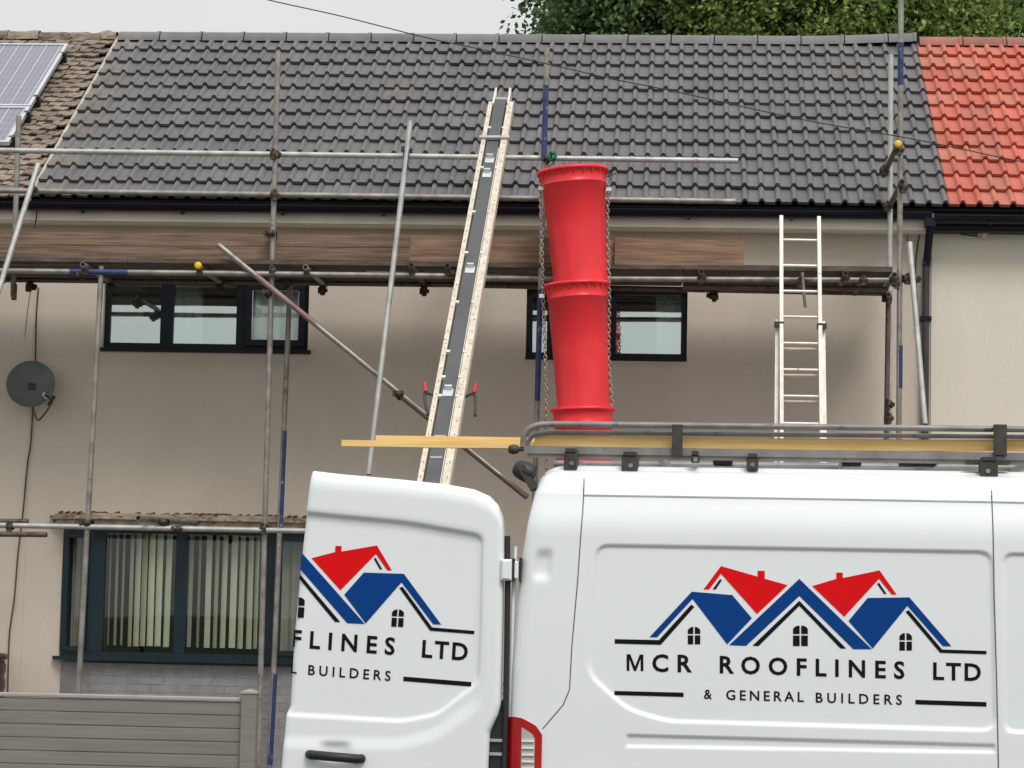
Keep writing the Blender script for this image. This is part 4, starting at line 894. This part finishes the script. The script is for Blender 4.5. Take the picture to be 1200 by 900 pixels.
def textmesh(s, spc, off):
    c = bpy.data.curves.new('lettering', 'FONT'); c.body = s; c.space_character = spc; c.offset = off; c.fill_mode = 'FRONT'; c.resolution_u = 3
    o = bpy.data.objects.new('tmp', c); COL.objects.link(o); bpy.context.view_layer.update()
    me = bpy.data.meshes.new_from_object(o.evaluated_get(bpy.context.evaluated_depsgraph_get())); bpy.data.objects.remove(o); return me
def ext(me): xs_ = [v.co.x for v in me.vertices]; return min(xs_), max(xs_)
CAP = None
TEXT = [('CR', (764.4, 786.6), (811, 787.3), 19.3, .024), ('ROOFLINES', (843.5, 788.3), (1060, 795), 19.2, .024), ('LTD', (1093.5, 796), (1149.5, 797.6), 19.3, .024),
        ('&', (825, 818.8), (834.5, 819), 10.8, .016), ('GENERAL', (851, 819.8), (942, 822.4), 11.2, .016), ('BUILDERS', (956, 823), (1057, 825.8), 11.2, .016)]
def text_px(s, p0, p1, cap, off, t=1.0):
    m1 = textmesh('H', 1, 0); ch = max(v.co.y for v in m1.vertices); scale = cap/ch; L = math.hypot(p1[0]-p0[0], p1[1]-p0[1])
    hs_ = 1.0
    if len(s) > 1:
        a = ext(textmesh(s, 1, off)); c = ext(textmesh(s, 2, off)); w1, w2 = (a[1]-a[0])*scale, (c[1]-c[0])*scale
        sp = 1+(L-w1)/(w2-w1); me = textmesh(s, sp, off)
    else: me = textmesh(s, 1, off)
    x0_, x1_ = ext(me); hs_ = L/((x1_-x0_)); dx, dy = (p1[0]-p0[0])/L, (p1[1]-p0[1])/L
    pts = [(p0[0]+dx*(v.co.x-x0_)*hs_, p0[1]+dy*(v.co.x-x0_)*hs_-v.co.y*scale) for v in me.vertices]
    return pts, [tuple(p.vertices) for p in me.polygons]
texts = [text_px(*t) for t in TEXT]
def put_logo(fpx, fsurf, par, clip=None):
    for m, poly in LOGO: logo_mesh([fpx(p) for p in poly], [tuple(range(len(poly)))], m, fsurf, par, 'logo_shape', clip)
    LM = [(734.4,766.6),(738.8,766.7),(744.3,781),(749.8,766.9),(754,767),(754,786.4),(750.8,786.3),(750.8,772),(745.6,786.2),(742.9,786.1),(737.6,772),(737.6,786),(734.4,785.9)]
    logo_mesh([fpx(p) for p in LM], [tuple(range(13))], 'vblack', fsurf, par, 'letter', clip)
    for (pts, fs), t in zip(texts, TEXT):
        root = list(range(len(pts)))
        def find(i):
            while root[i] != i: i = root[i]
            return i
        for f in fs:
            for i in f[1:]: root[find(i)] = find(f[0])
        isl = {}
        for f in fs: isl.setdefault(find(f[0]), []).append(f)
        for fl in isl.values():
            ids = sorted({i for f in fl for i in f}); mp_ = {q: k for k, q in enumerate(ids)}
            logo_mesh([fpx(pts[q]) for q in ids], [tuple(mp_[i] for i in f) for f in fl], 'vblack', fsurf, par, 'letter', clip)
def logo_mesh(pts, fs, m, fsurf, par, name, clip):
    bm = bmesh.new(); vs = [bm.verts.new((p[0], p[1], 0)) for p in pts]
    for f in fs:
        for tri in (tessellate_polygon([[Vector((pts[i][0], pts[i][1], 0)) for i in f]]) if len(f) > 3 else [(0, 1, 2)]):
            try: bm.faces.new([vs[f[i]] for i in tri])
            except ValueError: pass
    bmesh.ops.recalc_face_normals(bm, faces=bm.faces)
    if clip:
        bmesh.ops.bisect_plane(bm, geom=bm.verts[:]+bm.edges[:]+bm.faces[:], plane_co=clip[0], plane_no=clip[1], clear_outer=True)
    if not bm.faces: bm.free(); return
    for v in bm.verts: v.co = fsurf(v.co.x, v.co.y)
    me = bpy.data.meshes.new(name); bm.to_mesh(me); bm.free(); me.materials.append(M[m]); link(name, me, par, local=True)
def side_surf(px, py): x, z = vl(px, py, .014); return Vector((x, .014-.0022, z))
put_logo(lambda p: p, side_surf, body)
# open rear door ----------------------------------------------------------
ytop_px = [(0, 551), (.15, 555), (.45, 561), (.7, 567), (.84, 573), (.92, 581), (.965, 592), (.99, 606), (1, 622)]
Lx = lambda y: np.interp(y, [545, 640, 740, 828, 836, 900, 985], [364.5, 353, 343.5, 338, 334, 328.5, 321]); Rx = lambda y: np.interp(y, [545, 600, 640, 740, 826, 838, 858, 900, 985], [592, 591.5, 590, 588, 586, 583, 573.5, 571.5, 568])
YD = -.02
ss = np.concatenate([[0, .004, .01], np.linspace(.02, .9, 115), np.linspace(.905, 1, 22)]); tt = np.concatenate([np.linspace(0, .97, 190), np.linspace(.975, 1, 8)])
def door_pt(s, t):
    yt = float(np.interp(s, [q[0] for q in ytop_px], [q[1] for q in ytop_px])); py = 985+(yt-985)*t; px = float(Lx(py))+(float(Rx(py))-float(Lx(py)))*s; return px, py
G = np.array([[vl(*door_pt(s, t), YD) for s in ss] for t in tt])
rec = rnd([vl(p[0], p[1], YD) for p in ((200, 590), (357, 600), (480, 612), (566, 627), (564, 735), (561, 800), (512, 838), (470, 846), (336, 838), (200, 836))], .05)
belt_ = rnd([vl(p[0], p[1], YD) for p in ((200, 590), (357, 600), (480, 612), (566, 627), (564, 800), (561, 826), (512, 862), (470, 874), (336, 872), (200, 872))], .05)
dd = .013*(1-sm(-.012, .004, sdpoly(G[..., 0], G[..., 1], rec)))+.012*(1-sm(-.05, .03, sdpoly(G[..., 0], G[..., 1], belt_)))
edge_s = np.minimum(np.abs(ss), np.abs(1-ss))*.98; er = .03
bend = np.where(edge_s < er, er-np.sqrt(np.maximum(0, er**2-(er-edge_s)**2)), 0)[None, :]; te = (1-tt)*1.8; er2 = .09
bend2 = np.where(te < er2, er2-np.sqrt(np.maximum(0, er2**2-(er2-te)**2)), 0)[:, None]*.6
hx_, hz_ = vl(392, 886, YD)
cup = .022*np.exp(-(((G[..., 0]-hx_)/.075)**4+((G[..., 1]-hz_-.02)/.045)**4))
yy = YD+dd+bend+bend2+cup; b = MB(); nt, ns = G.shape[:2]
b.v = [(float(G[i, j, 0]), float(yy[i, j]), float(G[i, j, 1])) for i in range(nt) for j in range(ns)]
for i in range(nt-1):
    for j in range(ns-1): b.f.append((i*ns+j, i*ns+j+1, (i+1)*ns+j+1, (i+1)*ns+j)); b.sm.append(True); b.mi.append(0)
door = vb(b, 'rear_door', 'van', recalc=False, label='open near rear door lettered with half of the logo')
b = MB(); out = [G[0, j] for j in range(0, ns, 6)]+[G[i, ns-1] for i in range(0, nt, 6)]+[G[nt-1, j] for j in range(ns-1, -1, -6)]+[G[i, 0] for i in range(nt-1, -1, -6)]
rim_ = [(float(p[0])+(float(G[...,0].mean())-float(p[0]))*.006, YD+.055, float(p[1])+(float(G[...,1].mean())-float(p[1]))*.008) for p in out]; rim2 = [(p[0], YD+.085, p[2]) for p in rim_]; k = len(rim_)
b.add(rim_+rim2, [(i, (i+1) % k, k+(i+1) % k, k+i) for i in range(k)]); b.add(rim2, [tuple(range(k))])
cxx, czz = float(G[..., 0].mean()), float(G[..., 1].mean()); rim0 = [(p[0]+(cxx-p[0])*.012, YD+.032, p[2]+(czz-p[2])*.012) for p in rim_]
b.add(rim0+rim_, [(i, (i+1) % k, k+(i+1) % k, k+i) for i in range(k)])
vb(b, 'door_inner', 'van', door)
def dpx(p): x, y = p[0]-1156, p[1]-764; return (556+.957*x-.06*y, 740.5+1.0*y+.045*x)
dir_ = Vector((-34.0, 348, 0)).normalized(); pln = Vector((-dir_.y, dir_.x, 0)); c0 = Vector((361.5, 560, 0))
def door_surf(px, py): x, z = vl(px, py, YD+.025); return Vector((x, YD+.025-.0025, z))
put_logo(dpx, door_surf, door, (c0+Vector((.8, 0, 0)), pln if pln.x < 0 else -pln))
# door handle, hinge, seal
b = MB(); h0, h1 = Vector((*vl(361, 884.5, -.06),)), Vector((*vl(423, 889.5, -.06),)); n = 9
b.tube([(h0.x, YD-.005, h0.y), (h0.x+.02, YD-.04, h0.y), ((h0.x+h1.x)/2, YD-.048, (h0.y+h1.y)/2), (h1.x-.02, YD-.04, h1.y), (h1.x, YD-.005, h1.y)], .024, 10); vb(b, 'door_handle', 'black', door)
hx, hz = vl(601, 668, -.03)
b = MB(); b.bbox(hx-.062, hx-.004, -.045, .01, hz-.055, hz+.055, .012); b.bbox(hx+.002, hx+.028, -.03, .05, hz-.045, hz+.045, .006); vb(b, 'hinge', 'van')
b = MB(); b.tube([(hx, -.025, hz-.06), (hx, -.025, hz+.06)], .011, 8); b.bbox(hx+.03, hx+.04, -.012, .04, hz-.06, hz+.065, .002); vb(b, 'hinge_pin', 'gap')
b = MB(); P_ = V_((594, 628), (594.5, 680), (593.5, 760), (592, 842), (590, 930)); b.tube([(p[0], .02, p[1]) for p in P_], .015, 8); vb(b, 'door_seal', 'black')
P_ = [vl(*q, .02) for q in ((588, 820), (580, 838), (572, 856), (570, 930), (592, 930), (593, 820))]; b = MB(); b.prism([(p[0], .035, p[1]) for p in P_], Vector((0, .03, 0))); vb(b, 'lamp_recess', 'black')
for z_ in (802, 812, 868, 884): p = vl(577, z_, 0); b = MB(); b.bbox(p[0]-.02, p[0]+.07, .02, .04, p[1]-.008, p[1]+.008, .002); vb(b, 'check_strap', 'grey')
P_ = V_((599, 640), (597, 840)); b = MB(); b.tube([(p[0], .05, p[1]) for p in [vl(603, 640), vl(600, 700), vl(597, 842)]], .010, 6); vb(b, 'door_aperture_edge', 'van')
# tail lamp
TL = rnd([vl(*q) for q in ((593.5, 841), (600, 839), (612, 841), (628, 850), (636, 861), (635.5, 1010), (592, 1010))], .02, 3)
def ly(x): return (.1-math.sqrt(max(0, .01-(.1-x)**2)))*.55 if 0 <= x < .1 else (.055-x*.8 if x < 0 else 0)
def curved(px_top, zbot, off, name, m, par, dpt=.012):
    T = [vl(*q) for q in px_top]; xs_ = np.linspace(T[0][0], T[-1][0], 13); tz = np.interp(xs_, [t[0] for t in T], [t[1] for t in T]); b = MB()
    n = len(xs_); f_ = [(x, ly(x)-off, z) for x, z in zip(xs_, tz)]; g_ = [(x, ly(x)-off, zbot) for x in xs_]; h_ = [(x, ly(x)+dpt, z) for x, z in zip(xs_, tz)]; k_ = [(x, ly(x)+dpt, zbot) for x in xs_]
    b.add(f_+g_, [(i, i+1, n+i+1, n+i) for i in range(n-1)], True); b.add(f_+h_, [(n+i, n+i+1, i+1, i) for i in range(n-1)])
    b.add([f_[0], h_[0], k_[0], g_[0]], [(0, 1, 2, 3)]); b.add([f_[-1], h_[-1], k_[-1], g_[-1]], [(3, 2, 1, 0)]); return vb(b, name, m, par, recalc=False)
tl = curved(((593.5, 841), (600, 839.5), (612, 841.5), (628, 850), (635.5, 861)), .55, .011, 'tail_lamp', 'lred', V)
curved(((611.5, 852), (624, 860), (627, 866)), .60, .0135, 'clear_lens', 'lclear', tl, 0)
for y_ in (868, 876, 884, 892, 900, 912): 
    a, c = vl(612, y_), vl(626, y_+1); b = MB(); b.box(a[0], c[0], ly(a[0])-.024, ly(a[0])-.010, a[1]-.005, a[1]+.005); vb(b, 'lens_bar', 'lbright', tl)
# high rear camera / lamp pod
b = MB(); c = Vector((vl(614, 552, .15)[0], .15, vl(614, 552, .15)[1])); b.lathe([(0, -.06), (.03, -.056), (.046, -.035), (.052, 0), (.053, .05), (.045, .06), (0, .062)], c, Vector((.8, 0, -.35)).normalized(), 18); vb(b, 'roof_lamp', 'black')
b = MB(); b.obox(Vector((vl(619, 560, .15)[0], .15, vl(619, 560, .15)[1])), Vector((.5, 0, -.86)), Vector((0, 1, 0)), Vector((.86, 0, .5)), .07, .05, .02); vb(b, 'lamp_bracket', 'rackd')
# wheels, glass, mirror (below and right of the frame)
for cx in (1.28, 5.02):
    for y in (.06, 1.80):
        w_ = MB(); w_.lathe([(.20, 0), (.33, 0), (.345, .02), (.345, .18), (.33, .20), (.20, .20)], Vector((cx, y, .345)), Vector((0, 1, 0)), 28); wo = vb(w_, 'wheel', 'tyre')
        w_ = MB(); w_.lathe([(.0, .05), (.06, .03), (.10, .06), (.19, .02), (.205, .01), (.205, .19)], Vector((cx, y, .345)), Vector((0, 1, 0)), 24); vb(w_, 'rim', 'rim', wo)
for yv in (.009, 2.051):
    b = MB(); b.prism([(4.05, yv, 1.36), (5.15, yv, 1.36), (5.05, yv, 1.50), (4.50, yv, 2.0), (4.05, yv, 2.05)], Vector((0, .008 if yv > 1 else -.018, 0))); vb(b, 'side_window', 'cabglass')
b = MB(); b.add([(4.50, .25, 2.33), (4.50, 1.81, 2.33), (5.23, 1.85, 1.535), (5.23, .21, 1.535)], [(0, 1, 2, 3)]); vb(b, 'windscreen', 'cabglass', recalc=False)
for yv in (-.12, 2.18): b = MB(); b.bbox(4.95, 5.10, yv-.08, yv+.08, 1.40, 1.72, .03); vb(b, 'wing_mirror', 'black')
# roof rack ----------------------------------------------------------------
yR = .30
def rv(px, py, y=yR): x, z = vl(px, py, y); return Vector((x, y, z))
rk = MB(); rk.tube(bez([rv(613, 524), rv(614, 512), rv(620, 503), rv(632, 498), rv(650, 497)], 5)+[rv(1100, 502.0), rv(1330, 504.5)], .0165, 10); rko = vb(rk, 'rack_rail', 'rack')
b = MB(); b.tube(bez([rv(618, 526, .34), rv(620, 516, .34), rv(628, 509, .34), rv(645, 506.5, .34)], 5)+[rv(1100, 511.0, .34), rv(1330, 513.0, .34)], .0125, 10); vb(b, 'rack_rail', 'rack')
b = MB(); p, q = rv(614, 527), rv(1330, 537.0); d = (q-p).normalized(); up_ = Vector((0, 0, 1)); b.obox((p+q)/2, d, Vector((0, 1, 0)), up_, (q-p).length/2, .012, .020); p, q = rv(618, 533.5), rv(1330, 543.5); b.obox((p+q)/2+Vector((0, .012, 0)), d, Vector((0, 1, 0)), up_, (q-p).length/2, .012, .012); vb(b, 'rack_side_channel', 'rack')
b = MB(); yf = 1.72; b.tube([rv(620, 524, .3)+Vector((0, yf-.3, 0)), rv(1330, 530, .3)+Vector((0, yf-.3, 0))], .02, 8); vb(b, 'rack_rail', 'rack')
zc_ = rv(614, 527).z
for px in (660, 770, 880, 990, 1100, 1210):
    a = rv(px, 529+(px-614)*.0145); b = MB(); b.box(a.x-.018, a.x+.018, yR+.02, 1.72, a.z-.016, a.z+.014); vb(b, 'rack_crossbar', 'rack')
for px, w1 in ((794, .028), (1172, .034)):
    a = rv(px, 497, yR-.02); c = rv(px, 534, yR-.02); b = MB(); b.bbox(a.x-w1, a.x+w1, yR-.035, yR-.02, c.z, a.z-.002, .003); vb(b, 'rack_upright', 'rackd')
for px, w1, y1, y2, wide in ((670, .034, 531, 553, 0), (739, .042, 535, 554, 0), (882, .030, 537, 550, 0), (1158, .045, 541, 561, 1), (815, .02, 534, 541, 0)):
    a, c = rv(px, y1, .24), rv(px, y2, .17); b = MB(); b.bbox(a.x-w1, a.x+w1, .16, .30, c.z, a.z, .006); b.box(a.x-w1*.8, a.x+w1*.8, .155, .30, a.z, a.z+.02)
    if wide: b.box(a.x-.11, a.x+.11, .19, .32, a.z-.012, a.z+.004)
    o = vb(b, 'rack_foot', 'rackd'); b = MB(); cc = rv(px, (y1+y2)/2+1, .157); b.tube([(cc.x, .152, cc.z), (cc.x, .165, cc.z)], .012, 8); vb(b, 'bolt', 'galv', o)
for px in (847, 998, 1065, 1085): a = rv(px, 541+(px-850)*.004, .5); b = MB(); b.box(a.x-.05, a.x+.05, .45, .62, a.z-.018, a.z+.012); vb(b, 'rack_clamp', 'rackd')
b = MB(); b.lathe([(0, -.03), (.02, -.026), (.028, 0), (.02, .026), (0, .03)], rv(602, 526.5), Vector((1, 0, 0)), 10); b.tube([rv(603, 526.5), rv(618, 526)], .012, 8); vb(b, 'roller_end', 'rackd')
# timber battens on the rack: things of their own
def w2(v): return Vector((VL.x+VC*v.x-VS*v.y, VL.y+VS*v.x+VC*v.y, v.z))
def batten(pa, pb, h, yv, wd, lab):
    a, c = w2(rv(*pa, yv)), w2(rv(*pb, yv)); d = (c-a).normalized(); s = Vector((-VS, VC, 0)); n = d.cross(s).normalized(); b = MB(); k = 16
    loops = []
    for i in range(k+1):
        p = a.lerp(c, i/k)+Vector((0, 0, -.012*math.sin(math.pi*i/k)+random.uniform(-.001, .001))); loops.append([p-s*wd/2-n*h/2, p+s*wd/2-n*h/2, p+s*wd/2+n*h/2, p-s*wd/2+n*h/2])
    vs = [q for l_ in loops for q in l_]; b.add(vs, [(4*i+j, 4*i+(j+1) % 4, 4*i+4+(j+1) % 4, 4*i+4+j) for i in range(k) for j in range(4)]+[(0, 1, 2, 3), (4*k+3, 4*k+2, 4*k+1, 4*k)])
    return b.build('timber_batten', 'batten', None, label=lab, category='timber', group='battens on the van roof rack')
batten((401, 519.5), (1190, 521), .034, .43, .045, 'lowest pale timber batten whose end sticks out furthest left of the rack')
batten((441, 515.5), (1340, 520), .046, .52, .05, 'yellow timber batten starting just right of the longest one, lying on the rack')
batten((627, 516), (1345, 521.5), .060, .38, .045, 'deep yellow timber inside the near rail of the roof rack')

# ---------------------------------------------------------------- trees behind the roof
def tree(name, label, cx, y, zc, rx, ry, rz, n, leaf, m, seed, lm=1.0):
    r = np.random.default_rng(seed); T = thing(name, label, 'tree', (cx, y, 0), group='trees behind the roof')
    b = MB(); b.tube(bez([(cx, y, -.05), (cx+.1, y, zc*.35), (cx-.1, y+.1, zc*.7), (cx, y, zc)], 5), .32, 12, r2=.12)
    for k in range(22):
        a = r.uniform(0, 6.28); z0 = zc*r.uniform(.5, .97); b.tube([(cx, y, z0), (cx+math.cos(a)*rx*.4, y+math.sin(a)*ry*.4, z0+rz*.2), (cx+math.cos(a)*rx*.8, y+math.sin(a)*ry*.8, z0+rz*.45)], .10, 7, r2=.03)
    b.build('trunk', 'bark', T)
    nc = 330; u = r.normal(size=(nc, 3)); u /= np.linalg.norm(u, axis=1)[:, None]; rad = r.uniform(.45, 1.03, nc)**.6
    cen = u*rad[:, None]*np.array([rx, ry, rz])+np.array([cx, y, zc]); cs = r.uniform(.14, .46, nc)
    idx = r.integers(0, nc, n); p = cen[idx]+r.normal(size=(n, 3))*cs[idx][:, None]*np.array([.9, .9, .55])
    sz = leaf*r.uniform(.6, 1.3, n); t = r.normal(size=(n, 3)); t[:, 2] -= .5; t /= np.linalg.norm(t, axis=1)[:, None]
    q = r.normal(size=(n, 3)); q[:, 2] *= .5; s = np.cross(t, q); s /= np.linalg.norm(s, axis=1)[:, None]
    v = np.stack([p, p+t*sz[:, None]*.5+s*sz[:, None]*.3, p+t*sz[:, None], p+t*sz[:, None]*.5-s*sz[:, None]*.3], 1).reshape(-1, 3)
    me = bpy.data.meshes.new('crown'); me.vertices.add(4*n); me.vertices.foreach_set('co', v.ravel()); me.loops.add(4*n); me.loops.foreach_set('vertex_index', np.arange(4*n, dtype=np.int32))
    me.polygons.add(n); me.polygons.foreach_set('loop_start', np.arange(0, 4*n, 4, dtype=np.int32)); me.polygons.foreach_set('loop_total', np.full(n, 4, dtype=np.int32)); me.update(); me.validate()
    me.materials.append(M[m]); link('crown', me, T)
def tx(px, Y): return at(px, 20, Y).x
tree('broadleaf_tree', 'tree with fine leaves at the left end, its edge open to the sky', tx(742, 36), 36, 11.5, 1.2, 1.6, 2.9, 60000, .09, 'leaf_m', 1)
tree('broadleaf_tree', 'dark leaved tree rising behind the middle of the ridge', tx(800, 38), 38, 12.2, 2.15, 2.2, 3.4, 95000, .105, 'leaf_d', 2)
tree('broadleaf_tree', 'yellow green tree behind the ridge between two dark trees', tx(915, 35), 35, 10.6, 1.5, 1.4, 1.9, 60000, .085, 'leaf_y', 3)
tree('broadleaf_tree', 'tall dark tree standing behind the yellow green one', tx(905, 39.5), 39.5, 12.8, 2.6, 2.4, 3.9, 95000, .11, 'leaf_d', 4)
tree('broadleaf_tree', 'light green tree just right of the tallest scaffold pole', tx(1090, 35.5), 35.5, 11.0, 1.05, 1.3, 2.3, 45000, .085, 'leaf_y', 5)
tree('broadleaf_tree', 'dark tree with sky specks at the right edge above the red roof', tx(1190, 38.5), 38.5, 12.4, 2.0, 2.0, 3.2, 34000, .105, 'leaf_d', 6)
